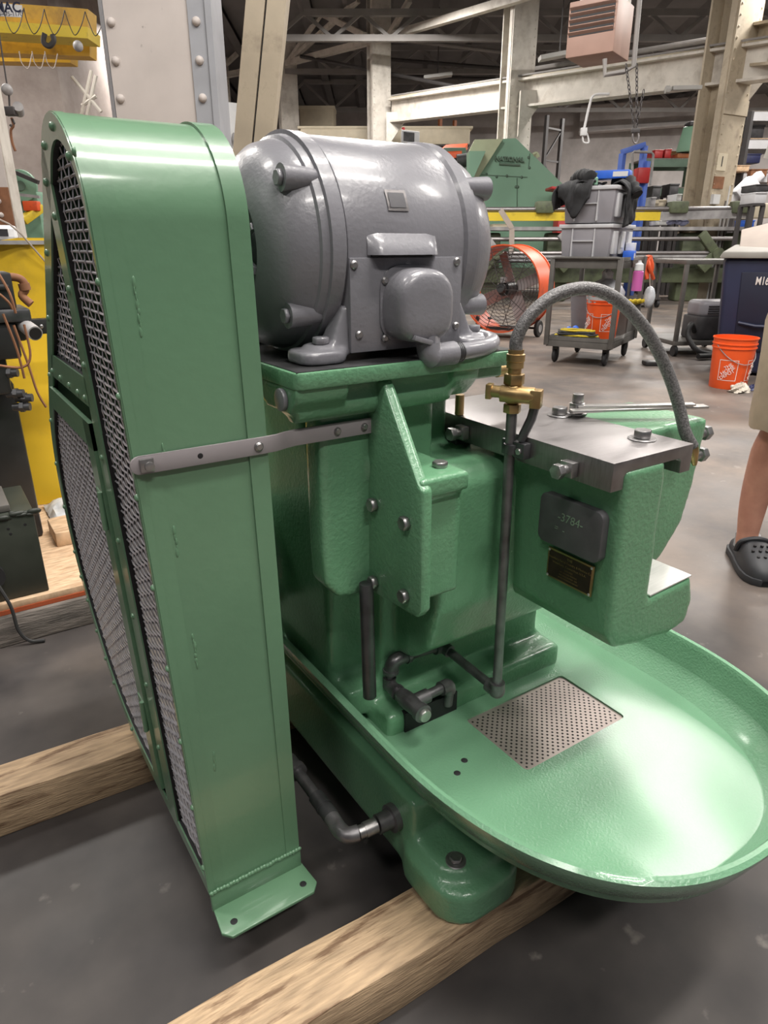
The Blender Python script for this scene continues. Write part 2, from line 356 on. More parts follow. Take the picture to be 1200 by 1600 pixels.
# --- steel channel plate on top of the arm
ch = [(.667, .715), (.690, .715), (.690, .732), (.695, .7365), (.801, .7365), (.806, .732), (.806, .715), (.829, .715), (.829, .753), (.667, .753)]
plate = MB().prism(ch, .50, .90, 'y').build('channel_plate', 'steel', mach, bevel=.0012)
plate['label'] = 'bare steel channel plate'
MB().box(.668, .70, .80, .898, .675, .716).build('rear_dark_box', 'steel_dark', mach, bevel=.002)  # dark box under the rear left edge of the plate
for (x, y) in [(.800, .712), (.790, .553)]: bolt(plate, (x, y, .753), (0, 0, 1), .0125, .011, washer=.019)
q = MB(); q.cyl((.885-.06, .700, .753), (.825, .700, .757), .016, n=20).hexa((.825, .70, .757), (.825, .70, .772), .0125).cyl((.825, .70, .772), (.825, .70, .786), .0085)
q.build('clamp_nut', 'bolt_steel', plate, bevel=.0008)
a0 = Vector((.800, .690, .764)); a1 = Vector((.985, .585, .768)); ss = MB()
ss.beam(a0, a1, .018, .004); ss.beam(a0+Vector((.02, .006, .004)), a1+Vector((-.02, .008, .0045)), .016, .003)
ss.build('stop_bar', 'bright_steel', plate, bevel=.0008)
for (y, z) in [(.778, .732), (.563, .731)]:
    s_ = MB(); s_.obox((.6605, y, z), (1, 0, 0), (0, 1, 0), (0, 0, 1), .006, .010, .010)
    s_.cyl((.66, y, z), (.642, y, z), .0065); s_.hexa((.645, y, z), (.635, y, z), .0105)
    s_.build('set_screw', 'bolt_steel', plate, bevel=.0008)
# serial boss and maker's plate on the arm
sp = MB().prism(rrect(.515, .625, .606, .679, .012), .680, .694, 'x').build('serial_plate', 'plate_grey', mach, bevel=.0015)
text('serial_number', '-3784-', .017, 'bright_steel', sp, (.6797, .568, .652), (0, -1, 0), (0, -.08, 1), .0002)
text('serial_suffix', '=  -', .013, 'bright_steel', sp, (.6797, .585, .634), (0, -1, 0), (0, -.08, 1), .0002)
mp_ = MB().box(.6885, .6915, .527, .609, .551, .597).build('maker_plate', 'brass', mach, bevel=.0006)
MB().box(.6880, .6890, .530, .606, .554, .594).build('plate_field', 'bronze_dark', mp_, 0)
for k, (t, s_, z) in enumerate([('THE', .0055, .590), ('Waterbury Farrel Foundry & Machine Co.', .0047, .5842), ('Waterbury, Connecticut, U.S.A.', .0047, .5780), ('PATENTED', .003, .572), ('NO. OTHERS PENDING', .003, .5675), ('MACHINE NUMBER  SIZE', .003, .563), ('WHEN ORDERING REPAIRS', .003, .5585)]):
    text('plate_lettering', t, s_, 'brass', mp_, (.6878, .568, z), (0, -1, 0), (0, 0, 1), .0001)
for (y, z) in [(.530, .554), (.606, .554), (.530, .594), (.606, .594)]: bolt(mp_, (.688, y, z), (-1, 0, 0), .0022, .0015, m='bright_steel', name='plate_pin', kind='round')

# --- motor bracket
kb = MB()
kb.prism([(.402, .60), (.405, .55), (.425, .525), (.49, .516), (.49, .83), (.402, .83)], .757, .80, 'y')
kb.box(.44, .60, .77, .86, .56, .82)
kb.box(.49, .56, .652, .80, .545, .727)
kb.box(.48, .56, .638, .80, .700, .727)
bracket = cast('bracket', kb, 'green_cast', mach, .005, 4)
rib = MB().prism([(.722, .838), (.643, .722), (.632, .715), (.630, .545), (.640, .532), (.76, .522), (.78, .838)], .477, .494, 'x').build('rib_plate', 'green_cast', mach, bevel=.004)
for (px, py, pz) in [(.4765, .741, .664), (.4765, .664, .668-.005), (.4765, .741, .540+.004), (.4765, .664, .556)]: bolt(mach, (px, py, pz), (-1, 0, 0), .0105, .009)
bolt(mach, (.535, .672, .7265), (0, 0, 1), .011, .008)
MB().cyl((.462, .735, .352), (.462, .742, .545), .0105).build('hanging_rod', 'steel_dark', mach, bevel=.001)

# --- motor platform
mb_ = MB()
mb_.box(.356, .695, .735, 1.07, .820, .842)
mb_.prism([(.716, .845), (.718, .825), (.735, .808), (.80, .806), (.85, .83)], .352, .425, 'x')
mb_.prism([(.716, .845), (.722, .825), (.745, .800), (.80, .798), (.85, .83)], .592, .640, 'x')
mb_.cyl((.36, .750, .811), (.60, .750, .811), .019)
mb_.box(.40, .62, .765, .87, .79, .84)
platform = cast('motor_platform', mb_, 'green_cast', mach, .0045, 3)
MB().prism(rrect(.350, .702, .712, 1.08, .010, 3), .840, .8605, 'z').build('platform_slab', 'green_cast', platform, bevel=.003)
MB().box(.354, .698, .716, 1.076, .8603, .8615).build('platform_top', 'steel_dark', platform, 0)
MB().cyl((.3520, .752, .824), (.346, .752, .824), .014, n=24).build('pivot_pin', 'motor_grey', platform, bevel=.001)
b_ = MB(); b_.cyl((.70, .80, .815), (.755, .80, .815), .0075).cyl((.745, .80, .815), (.772, .80, .815), .011)
b_.build('oil_cup', 'brass', platform); MB().cyl((.672, .80, .754), (.672, .80, .785), .007).build('drain_cock', 'brass', platform)

# --- electric motor
YC, ZC, R = .888, .995, .137
mo = MB()
U = [(YC-R+.004, .886)]+[(YC+R*math.cos(PI-PI*k/36)*(1 if k < 30 else 1), ZC+R*math.sin(PI-PI*k/36)) for k in range(37)]+[(YC+R-.004, .886)]
mo.prism(U, .447, .628, 'x')
motor = mo.build('electric_motor', 'motor_grey', mach, 35, bevel=.002); motor['label'] = 'grey painted electric motor'
# end bells
def bell(x0, sgn):
    e = MB(); e.lathe([(0, R*.99), (.004*1, R+.003), (.022, R+.003), (.023, R-.002), (.032, R-.004), (.034, R-.008), (.055, R-.014), (.072, R-.028), (.084, R-.052), (.088, R-.068), (.080, R-.072), (.06, R-.075)], (x0, YC, ZC), (sgn, 0, 0), 56)
    o = e.build('end_bell', 'motor_grey', motor, 35)
    ve = MB()
    for k in range(8):
        a = 2*PI*(k+.5)/8; d = Vector((0, math.cos(a), math.sin(a)))
        ve.obox(Vector((x0+sgn*.0875, YC, ZC))+d*.045, (1, 0, 0), d, Vector((1, 0, 0)).cross(d), .003, .022, .004)
    ve.cyl((x0+sgn*.05, YC, ZC), (x0+sgn*.088, YC, ZC), .03, n=24)
    ve.build('bearing_spider', 'motor_grey', o, 30)
    for a in (142, 38, 218, 322):
        c = Vector((x0, YC+math.cos(math.radians(a))*(R-.012), ZC+math.sin(math.radians(a))*(R-.012)))
        bs_ = MB(); bs_.cyl(c+Vector((sgn*.012, 0, 0)), c+Vector((sgn*.066, 0, 0)), .011, .0155, n=18); bs_.build('boss', 'motor_grey', o)
        bolt(o, c+Vector((sgn*.066, 0, 0)), (sgn, 0, 0), .010, .006, m='motor_grey')
    return o
bell(.447, -1); bell(.628, 1)
MB().cyl((.36, YC, ZC), (.30, YC, ZC), .018).build('shaft', 'steel_dark', motor)
for xf in (.4475, .6275):
    for yf in (YC-R+.02, YC+R-.02):
        f_ = MB(); sg = -1 if yf < YC else 1; xs = -1 if xf < .5 else 1
        f_.prism(rrect(xf+xs*.034-.036, xf+xs*.034+.030, yf-.032, yf+.032, .02, 4), .8615, .878, 'z')
        f_.prism(rrect(xf+xs*.030-.022, xf+xs*.030+.02, yf-.02, yf+.02, .015, 4), .87, .884, 'z')
        f_.add([(xf-xs*.004, yf-.018, .87), (xf-xs*.004, yf+.018, .87), (xf+xs*.030, yf+.018, .87), (xf+xs*.030, yf-.018, .87), (xf-xs*.004, yf-.014, .93), (xf-xs*.004, yf+.018, .93), (xf+xs*.004, yf+.014, .93), (xf+xs*.004, yf-.012, .93)],
               [(0, 1, 2, 3), (4, 7, 6, 5), (0, 4, 5, 1), (1, 5, 6, 2), (2, 6, 7, 3), (3, 7, 4, 0)])
        o = cast('motor_foot', f_, 'motor_grey', motor, .0035, 4)
        bolt(o, (xf+xs*.034, yf-.006, .884), (0, 0, 1), .011, .009, m='motor_grey')
YF = YC-R   # front face of the motor
cp = MB().box(.4475, .6225, YF-.003, YF+.004, .872, .985).build('cover_sheet', 'motor_grey', motor, bevel=.001)
for (x, z) in [(.453, .977), (.613, .979), (.459, .900-.006), (.615, .900-.004)]: bolt(cp, (x, YF-.003, z), (0, -1, 0), .0055, .0035, name='screw', kind='slot')
# louvre hood
lv = MB(); vs2 = []; n = 14
for i in range(n+1):
    t = i/n; x = .474+.105*t; e = min(1, min(t, 1-t)/.14); d = .017*math.sqrt(max(0, 1-(1-e)**2))
    vs2 += [(x, YF-.001-d, .988), (x, YF-.001-d*.75, 1.0), (x, YF+.001, 1.010+.003*e)]
lv.add(vs2, [(i*3+k, (i+1)*3+k, (i+1)*3+k+1, i*3+k+1) for i in range(n) for k in range(2)])
lv.build('louvre_hood', 'motor_grey', motor, 60)
MB().box(.480, .573, YF-.002, YF+.002, .986, .991).build('louvre_slot', 'inner_black', motor, 0)
# nameplate follows the curve of the shell
npb = MB(); a0_ = math.radians(180-18.5); a1_ = math.radians(180-29.5)
for (x0, x1, rr) in [(.510, .541, R+.0012)]:
    ks = [a0_+(a1_-a0_)*k/6 for k in range(7)]
    npb.add([(x, YC+rr*math.cos(a), ZC+rr*math.sin(a)) for a in ks for x in (x0, x1)], [(2*k, 2*k+1, 2*k+3, 2*k+2) for k in range(6)])
pn = npb.build('nameplate', 'steel', motor); 
npf = MB(); npf.add([(x, YC+(R+.0018)*math.cos(a), ZC+(R+.0018)*math.sin(a)) for a in [a0_+(a1_-a0_)*(.15+.7*k/6) for k in range(7)] for x in (.5135, .5375)], [(2*k, 2*k+1, 2*k+3, 2*k+2) for k in range(6)])
npf.build('nameplate_field', 'plate_grey', pn)
# domed terminal cover
db = MB(); rows = []; nz = 12
for j, (dep, sc) in enumerate([(0, 1), (.026, .99), (.034, .965), (.040, .90), (.043, .75), (.0435, .4)]):
    pts = []; cx_, cz_ = .537, .928
    for k in range(40):
        a = 2*PI*k/40; c_, s2 = math.cos(a), math.sin(a); ex = .62 if s2 < 0 else .78
        pts.append((cx_+.0435*sc*math.copysign(abs(c_)**ex, c_), cz_+.045*sc*math.copysign(abs(s2)**ex, s2)))
    rows.append([(x, YF-.004-dep, z) for x, z in pts])
for r0 in rows: db.v += r0
for j in range(len(rows)-1): db.f += [(j*40+i, j*40+(i+1) % 40, (j+1)*40+(i+1) % 40, (j+1)*40+i) for i in range(40)]
db.f.append(tuple(range((len(rows)-1)*40, len(rows)*40)))
tcv = db.build('terminal_cover', 'motor_grey', motor, 50)
MB().prism(rrect(.490, .584, .881, .976, .03, 6), YF-.0055, YF-.003, 'y').build('cover_gasket', 'motor_grey', tcv)
for (x, z) in [(.4965, .958), (.4965, .8875)]: bolt(tcv, (x, YF-.0055, z), (0, -1, 0), .005, .0035, name='screw', kind='slot')
# conduit
cdt = spline([(.545, YF-.035, .880), (.546, YF-.037, .868), (.553, YF-.038, .863)], 5)
co = MB(); co.tube(cdt, .016, 14); co.cyl((.549, YF-.038, .8655), (.585, YF-.038, .866), .0155, n=16); co.hexa((.545, YF-.034, .878), (.545, YF-.033, .890), .016)
co.build('conduit_elbow', 'motor_grey', motor)
co = MB(); co.tube(spline([(.58, YF-.038, .866), (.62, YF-.037, .867), (.652, YF-.031, .869), (.675, YF-.012, .872), (.683, YF+.02, .873), (.675, YF+.05, .873), (.65, YF+.08, .875), (.625, YF+.09, .88)], 6), .0115, 14)
co.build('conduit', 'motor_grey', motor)
co = MB()
for k in range(4): co.cyl((.585+k*.003, YF-.038, .866), (.587+k*.003, YF-.038, .866), .0138, n=16)
co.build('conduit_threads', 'steel_dark', motor)
co = MB().obox((.527, YF-.038, .887), (1, 0, -.3), (0, 1, 0), (.3, 0, 1), .014, .012, .003).build('conduit_tab', 'motor_grey', motor, bevel=.001)
# --- belt guard -------------------------------------------------------------
def gxl(z): return .188-.0326*(z-.09)
def gxr(z): return .333-.0157*(z-.09)
GF = .745
def outline(ins):
    pts = arc(.850-.65*max(0, ins), 1.020, .105-ins, 72)+arc(1.10, .465, .355-ins, 96)+[(GF+ins*.28, .11+ins)]+[(GF+ins*.28, 1.0)]
    return hull(pts)
outer = outline(0)
def resample(poly, n=200):
    L = [0]
    for i in range(len(poly)):
        a = poly[i]; b = poly[(i+1) % len(poly)]; L.append(L[-1]+math.hypot(b[0]-a[0], b[1]-a[1]))
    out = []; k = 0
    for i in range(n):
        t = L[-1]*i/n
        while L[k+1] < t: k += 1
        a = poly[k]; b = poly[(k+1) % len(poly)]; u = (t-L[k])/max(1e-9, L[k+1]-L[k]); out.append((a[0]+(b[0]-a[0])*u, a[1]+(b[1]-a[1])*u))
    return out
def xmap(mb, f):
    mb.v = [(f(p), p[1], p[2]) for p in mb.v]; return mb
# wrap sheet: front, top and back in one band; x coordinate 0..1 mapped between the two sides
outer_i = outline(.003)
on = len(outer)
wrap = MB()
vsw = [(u, y, z) for u in (0, 1) for (y, z) in outer]; wrap.add(vsw, [(i, (i+1) % on, (i+1) % on+on, i+on) for i in range(on)])
inn = outline(.003); m_ = len(inn); wrap.add([(u, y, z) for u in (0, 1) for (y, z) in inn], [((i+1) % m_, i, i+m_, (i+1) % m_+m_) for i in range(m_)])
xmap(wrap, lambda p: gxl(p[2])+(gxr(p[2])-gxl(p[2]))*p[0])
guard = wrap.build('belt_guard', 'green_sheet', mach, 30); guard['label'] = 'tall green sheet metal belt guard'
bk = MB(); bk.prism(outer, 0, 1, 'x'); xmap(bk, lambda p: gxr(p[2])-.003+.003*p[0]); bk.build('back_sheet', 'green_sheet', guard, 0)
# overlapping flange strips of the two side covers on front and top
def strip(u0, u1, raise_, i0=None, name='flange_strip'):
    o1 = outline(-raise_); s_ = MB(); ys = [p for p in o1]
    # keep the front and the top arch only
    keep = [p for p in ys if (p[0] < .80 and p[1] > .095) or p[1] > 1.02]
    keep = sorted(keep, key=lambda p: math.atan2(p[1]-.6, p[0]-.95)); keep = [p for p in keep if True]
    keep.sort(key=lambda p: (0 if p[0] < .76 and p[1] < 1.02 else 1, p[1] if (p[0] < .76 and p[1] < 1.02) else p[0]))
    n = len(keep)
    inner_ = []
    for (y, z) in keep:
        d = Vector((.85-y, 1.02-z)) if z > 1.02 else Vector((1, 0)); d.normalize(); inner_.append((y+d.x*(raise_+.001), z+d.y*(raise_+.001)))
    for a, b in ((u0, u1),):
        v = [(u, y, z) for u in (a, b) for (y, z) in keep]+[(u, y, z) for u in (a, b) for (y, z) in inner_]
        f = [(i, i+1, i+1+n, i+n) for i in range(n-1)]+[(2*n+i, i, i+n, 3*n+i) for i in (0, n-1)]+[(i, 2*n+i, 2*n+i+1, i+1) for i in range(n-1)]+[(n+i, n+i+1, 3*n+i+1, 3*n+i) for i in range(n-1)]
        s_.add(v, f)
    xmap(s_, lambda p: gxl(p[2])+(gxr(p[2])-gxl(p[2]))*p[0])
    return s_.build(name, 'green_sheet', guard, 40)
strip(.85, 1.004, .0028)
strip(-.004, .055, .0012); strip(.056, .17, .0005)
# side frame of flat bars
TH = .0022
def side(pts, name='side_bar', m='green_sheet', d0=-TH, d1=.0005):
    s_ = MB().prism(pts, d0, d1, 'x'); xmap(s_, lambda p: gxl(p[2])+p[0]); return s_.build(name, m, guard, 30)
o_r = resample(outer, 220)
ins = .026
def inset_pt(p):
    y, z = p
    if z > 1.02: d = Vector((.85-y, 1.02-z)).normalized()
    elif y < GF+.002: d = Vector((.85, 0))
    else: d = Vector((1.10-y, .465-z)).normalized()
    return d
o_in = resample(outline(ins), 220)
# align inset ring with outer ring by nearest
def ring_pairs():
    res = []
    inn = outline(ins); den = resample(inn, 900)
    for p in o_r:
        q = min(den, key=lambda t: (t[0]-p[0])**2+(t[1]-p[1])**2); res.append(q)
    return res
o_q = ring_pairs()
fr_ = MB().ring(o_r, o_q, -TH, .0005, 'x'); xmap(fr_, lambda p: gxl(p[2])+p[0]); frame = fr_.build('side_frame', 'green_sheet', guard, 30)
side([(.878, .12), (.930, .12), (.940, 1.085), (.905, 1.105)])
def back_y(z, ins_=.02):
    best = None
    pts = outline(ins_)
    ys = [];
    for i in range(len(pts)):
        a, b = pts[i], pts[(i+1) % len(pts)]
        if (a[1]-z)*(b[1]-z) <= 0 and abs(a[1]-b[1]) > 1e-9:
            t = (z-a[1])/(b[1]-a[1]); ys.append(a[0]+(b[0]-a[0])*t)
    return max(ys)
side([(.93, .803), (back_y(.803), .803), (back_y(.842), .842), (.93, .842)])
side([(.945, .742), (back_y(.742), .742), (back_y(.780), .780), (.945, .780)], name='door_rail', d0=-.006)
side([(.945, .15), (.985, .13), (.985, .780), (.945, .780)], name='door_stile', d0=-.006)
# inner returns behind the frame, coloured black for the unlit recess
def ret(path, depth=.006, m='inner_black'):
    s_ = MB(); n = len(path); s_.add([(d, y, z) for d in (0, depth) for (y, z) in path], [(i, i+1, i+1+n, i+n) for i in range(n-1)]); xmap(s_, lambda p: gxl(p[2])+p[0]); return s_.build('shade_return', m, guard, 0)
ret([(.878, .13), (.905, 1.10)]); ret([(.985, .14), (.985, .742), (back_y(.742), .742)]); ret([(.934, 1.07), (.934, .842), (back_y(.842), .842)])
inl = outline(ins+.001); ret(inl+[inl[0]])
# woven wire panels
def woven(name, inside, y0, y1, z0, z1, py, pz, off, r=.0010):
    s_ = MB(); A = .0009; rh = r*1.6
    def runs(pts_fn, n):
        out = []; cur = []
        for k in range(n):
            p = pts_fn(k)
            if inside(p[0], p[1]): cur.append((k, p))
            else:
                if len(cur) > 1: out.append(cur)
                cur = []
        if len(cur) > 1: out.append(cur)
        return out
    ny_ = int((y1-y0)/py)+1; nz_ = int((z1-z0)/pz)+1
    def emit(run, fn):
        pts = [fn(k, p) for k, p in run]; n = len(pts); base = len(s_.v)
        for p in pts:
            x, y, z = p
            if fn is fh: vv = [(x-rh, y, z), (x, y, z+rh), (x+rh, y, z), (x, y, z-rh)]
            else: vv = [(x-r, y, z), (x, y+r, z), (x+r, y, z), (x, y-r, z)]
            s_.v += vv
        for k in range(n-1): s_.f += [(base+4*k+i, base+4*k+(i+1) % 4, base+4*k+4+(i+1) % 4, base+4*k+4+i) for i in range(4)]
    for j in range(nz_):
        z = z0+j*pz
        def fh(k, p, j=j): return (gxl(p[1])+off+A*(1 if (k//2+j) % 2 else -1)*(1 if k % 2 == 0 else 0), p[0], p[1])
        for run in runs(lambda k: (y0+k*py/2, z), ny_*2): emit(run, fh)
    for i in range(ny_):
        y = y0+i*py
        def fv(k, p, i=i): return (gxl(p[1])+off-A*(1 if (i+k//2) % 2 else -1)*(1 if k % 2 == 0 else 0), p[0], p[1])
        for run in runs(lambda k: (y, z0+k*pz/2), nz_*2): emit(run, fv)
    return tag(s_.build(name, 'mesh_wire', guard, 0), kind='stuff')
hpoly = outline(ins-.004)
def in_hull(y, z, P=hpoly):
    for i in range(len(P)):
        a, b = P[i], P[(i+1) % len(P)]
        if (b[0]-a[0])*(z-a[1])-(b[1]-a[1])*(y-a[0]) < 0: return False
    return True
PY, PZ = .0205, .0104
woven('wire_mesh', lambda y, z: in_hull(y, z) and y < .88+.026*z, .752, .915, .14, 1.10, PY, PZ, .006)
woven('wire_mesh', lambda y, z: in_hull(y, z) and .93 < y and z > .835, .935, 1.25, .838, 1.08, PY, PZ, .006)
woven('wire_mesh', lambda y, z: in_hull(y, z) and .98 < y and z < .75, .985, 1.46, .13, .752, .0185, .0125, .006)
# pulley, flywheel and an added sheet, coloured black for the unlit inside
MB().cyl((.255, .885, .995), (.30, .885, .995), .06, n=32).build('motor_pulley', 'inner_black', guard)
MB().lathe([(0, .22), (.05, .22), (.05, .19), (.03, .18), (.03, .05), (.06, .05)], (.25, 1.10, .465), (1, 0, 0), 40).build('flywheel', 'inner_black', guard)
MB().prism([p for p in outline(.01)], .300, .305, 'x').build('shade_sheet', 'inner_black', guard, 0)
# rivets
riv = []
for k in range(9): riv.append((GF+.004, .16+k*.115))
for a in (100, 140, 60, 30): riv.append((.85+.092*math.cos(math.radians(a)), 1.02+.092*math.sin(math.radians(a))))
for z in (.99, .90, .80, .70, .60, .50, .40, .30, .20): riv.append((back_y(z, .011), z))
for z in (1.03, .95, .86, .74, .62, .50, .38, .26): riv.append((.915, z))
for y in (.955, 1.0, 1.06, 1.13, 1.2): riv.append((y, .812)); riv.append((y+.01, .761))
for z in (.70, .60, .48, .36, .24): riv.append((.972, z))
for a in (-20, -40, -60, -80): riv.append((1.10+.343*math.cos(math.radians(a)), .465+.343*math.sin(math.radians(a))))
for (y, z) in riv: bolt(guard, (gxl(z)-TH, y, z), (-1, 0, 0), .0045, .0035, m='green_sheet', name='rivet', kind='round')
# hinges, latch
for (y, z) in [(.960, .655), (.962, .30)]:
    h_ = MB(); x = gxl(z)-.006; h_.cyl((x-.003, y-.012, z-.028), (x-.003, y-.012, z+.028), .004, n=10); h_.box(x-.002, x, y-.012, y+.02, z-.026, z+.026); h_.build('hinge', 'green_sheet', guard)
lt = MB(); yb = back_y(.52, 0); lt.tube([(gxl(.52)+.03, yb+.012+.022*math.cos(t), .54+.022*math.sin(t)) for t in [PI*1.2*k/10-.3 for k in range(11)]], .005, 8); lt.box(gxl(.52)+.015, gxl(.52)+.045, yb-.006, yb+.012, .515, .535)
lt.build('latch_hook', 'green_sheet', guard)
# weld bumps on the front face
wb = MB(); rnd = random.Random(3)
for (u, z0, z1) in [(.19, .915, .975), (.20, .66, .70), (.21, .775, .80), (.22, .50, .55), (.24, .33, .36)]:
    n = int((z1-z0)/.007)
    for k in range(n):
        z = z0+k*.007; yy = GF if z < 1.02 else .85-math.sqrt(max(0, .105**2-(z-1.02)**2)); x = gxl(z)+(gxr(z)-gxl(z))*(u+rnd.uniform(-.006, .006))
        wb.sphere((x, yy, z), rnd.uniform(.001, .0022), rnd.uniform(.0006, .0013), rnd.uniform(.004, .007), 8, 6)
tag(wb.build('weld_beads', 'green_sheet', guard, 60), kind='stuff')
# foot plate
ft = MB(); x0, x1 = gxl(.1)-.003, gxr(.1)+.003
ft.box(x0+.002, x1-.002, GF-.004, GF+.002, .075, .112)
ft.prism([(x0+.004, GF), (x0, GF-.045), (x0+.012, GF-.058), (x1-.008, GF-.058), (x1+.004, GF-.045), (x1, GF)], .072, .078, 'z')
fo = ft.build('foot_plate', 'green_sheet', guard, bevel=.0012)
for x in (x0+.022, x1-.016): bolt(fo, (x, GF-.037, .078), (0, 0, 1), .0055, .0004, m='inner_black', name='bolt_hole', kind='round')
wl = MB()
for k in range(30): wl.sphere((x0+.004+k*(x1-x0-.008)/29, GF-.003, .112+rnd.uniform(-.001, .001)), .004, .003, .0035, 8, 6)
tag(wl.build('weld_seam', 'green_sheet', fo, 60), kind='stuff')
# strap
zs = .7745; stp = [(.170, .742), (.318, .742), (.335, .7435), (.350, .749), (.365, .7525), (.492, .7525)]
sb = MB(); n = len(stp); up_ = [(x, y) for x, y in stp]; dn_ = [(x, y-.0035) for x, y in stp]
sv = []
for (x, y) in stp:
    for (yy, zz) in ((y, zs-.0105), (y, zs+.0105), (y-.0035, zs+.0105), (y-.0035, zs-.0105)): sv.append((x, yy, zz+(-.006 if x < .2 else 0)*0))
sf = [(i*4+k, i*4+(k+1) % 4, (i+1)*4+(k+1) % 4, (i+1)*4+k) for i in range(n-1) for k in range(4)]+[(3, 2, 1, 0), tuple((n-1)*4+k for k in range(4))]
sb.add(sv, sf); sb.prism([(.170+.0105*math.cos(a), zs+.0105*math.sin(a)) for a in [PI/2+PI*k/8 for k in range(9)]], .7385, .742, 'y')
strap = sb.build('brace_strap', 'strap_grey', mach, 40, bevel=.0006); strap['label'] = 'flat pale grey brace strap'
MB().obox((.177, .7365, zs), (1, 0, 0), (0, 1, 0), (0, 0, 1), .0075, .0022, .0075).cyl((.179, .7345, zs-.001), (.179, .7315, zs-.001), .0055, n=12).build('bolt', 'bolt_steel', strap, bevel=.0005)
bolt(strap, (.238, .7386, zs), (0, -1, 0), .0035, .0003, m='inner_black', name='strap_hole', kind='round')
bolt(strap, (.310, .7385, zs), (0, -1, 0), .006, .004, name='screw', kind='slot')
for x in (.425, .466): bolt(strap, (x, .749, zs), (0, -1, 0), .0052, .004, name='screw', kind='slot')

# --- coolant pipework ---------------------------------------------------------
px, py = .655, .664
MB().cyl((px, py-.006, .335), (px, py+.004, .79), .0075, n=14).build('standpipe', 'pipe_black', mach)
cl = MB(); cl.cyl((px, py, .728), (px, py, .742), .0115, n=16); cl.box(px-.002, px+.012, py-.026, py+.018, .724, .746)
cl.build('pipe_clamp', 'steel_dark', mach, bevel=.001); bolt(mach, (px-.002, py-.018, .735), (-1, 0, 0), .005, .004, name='clamp_screw')
e = MB(); e.sphere((px, py-.006, .333), .0135); e.cyl((px, py-.006, .333), (px, py-.006, .348), .0125, n=14); e.cyl((px, py-.006, .333), (px-.001, py+.012, .3345), .0125, n=14); e.build('pipe_elbow', 'pipe_black', mach)
MB().cyl((px, py, .334), (.650, .790, .345), .0078, n=12).build('feed_pipe', 'pipe_black', mach)
e = MB(); e.sphere((.648, .790, .347), .0125); e.cyl((.648, .79, .347), (.63, .79, .349), .0115, n=12); e.cyl((.648, .79, .347), (.65, .772, .345), .0115, n=12); e.build('pipe_elbow', 'pipe_black', mach)
MB().cyl((.645, .790, .348), (.560, .790, .356), .0078, n=12).build('feed_pipe', 'pipe_black', mach)
e = MB(); e.tube(spline([(.572, .790, .356), (.555, .790, .357), (.543, .790, .352), (.540, .792, .336)], 5), .0118, 14); e.cyl((.575, .79, .356), (.568, .79, .356), .0135, n=14); e.cyl((.540, .792, .340), (.540, .792, .333), .0135, n=14); e.build('pipe_elbow', 'pipe_black', mach)
MB().cyl((.540, .792, .336), (.540, .80, .306), .0078, n=12).build('feed_pipe', 'pipe_black', mach)
e = MB(); e.cyl((.540, .825, .305), (.540, .775, .306), .0115, n=14); e.cyl((.540, .797, .305), (.540, .796, .322), .0115, n=14); e.cyl((.54, .775, .306), (.54, .770, .306), .0135, n=14); e.build('pipe_tee', 'pipe_black', mach)
MB().cyl((.540, .82, .305), (.537, 1.15, .304), .0078, n=12).build('supply_pipe', 'pipe_black', mach)
e = MB(); e.cyl((.540, .775, .306), (.540, .758, .307), .0095, n=14); e.lathe([(0, .0125), (.012, .0145), (.028, .0145), (.04, .0135), (.05, .0135), (.052, .0155), (.062, .0155), (.064, .011)], (.540, .762, .307), (0, -1, .02), 18)
e.cyl((.540, .735, .307), (.575, .735, .308), .012, n=14); e.build('relief_valve', 'pipe_black', mach)
MB().cyl((.540, .701, .308), (.540, .692, .308), .0115, .010, n=18).build('valve_cap', 'bright_steel', mach, bevel=.001)
e = MB(); e.tube(spline([(.57, .735, .308), (.600, .735, .310), (.618, .737, .308), (.624, .740, .295), (.624, .742, .265)], 5), .0085, 12); e.tube(spline([(.602, .735, .310), (.618, .737, .308), (.624, .740, .295)], 5), .0122, 12); e.build('return_pipe', 'pipe_black', mach)
# lower side pipe into the base
e = MB(); e.cyl((.380, .930, .170), (.379, .715, .170), .0095, n=14); e.build('side_pipe', 'pipe_black', mach)
e = MB(); e.cyl((.380, .845, .170), (.380, .832, .170), .016, n=14); e.cyl((.380, .870, .170), (.380, .845, .170), .0135, n=14); e.build('pipe_union', 'pipe_black', mach)
e = MB(); e.cyl((.3795, .770, .170), (.3795, .718, .170), .0128, n=14); e.cyl((.3795, .745, .170), (.3795, .741, .170), .0138, n=14); e.build('pipe_coupling', 'steel_dark', mach)
e = MB(); e.tube(spline([(.379, .718, .170), (.378, .690, .170), (.383, .675, .170), (.398, .669, .171)], 6), .0125, 14); e.build('pipe_elbow', 'pipe_black', mach)
MB().cyl((.398, .669, .171), (.425, .666, .172), .0105, n=14).cyl((.408, .668, .171), (.428, .666, .172), .0122, n=14).build('pipe_nipple', 'bolt_steel', mach)
e = MB(); e.cyl((.430, .666, .172), (.456, .664, .172), .0150, n=16); e.cyl((.452, .664, .172), (.464, .664, .172), .022, n=20); e.build('pipe_flange', 'pipe_black', mach)
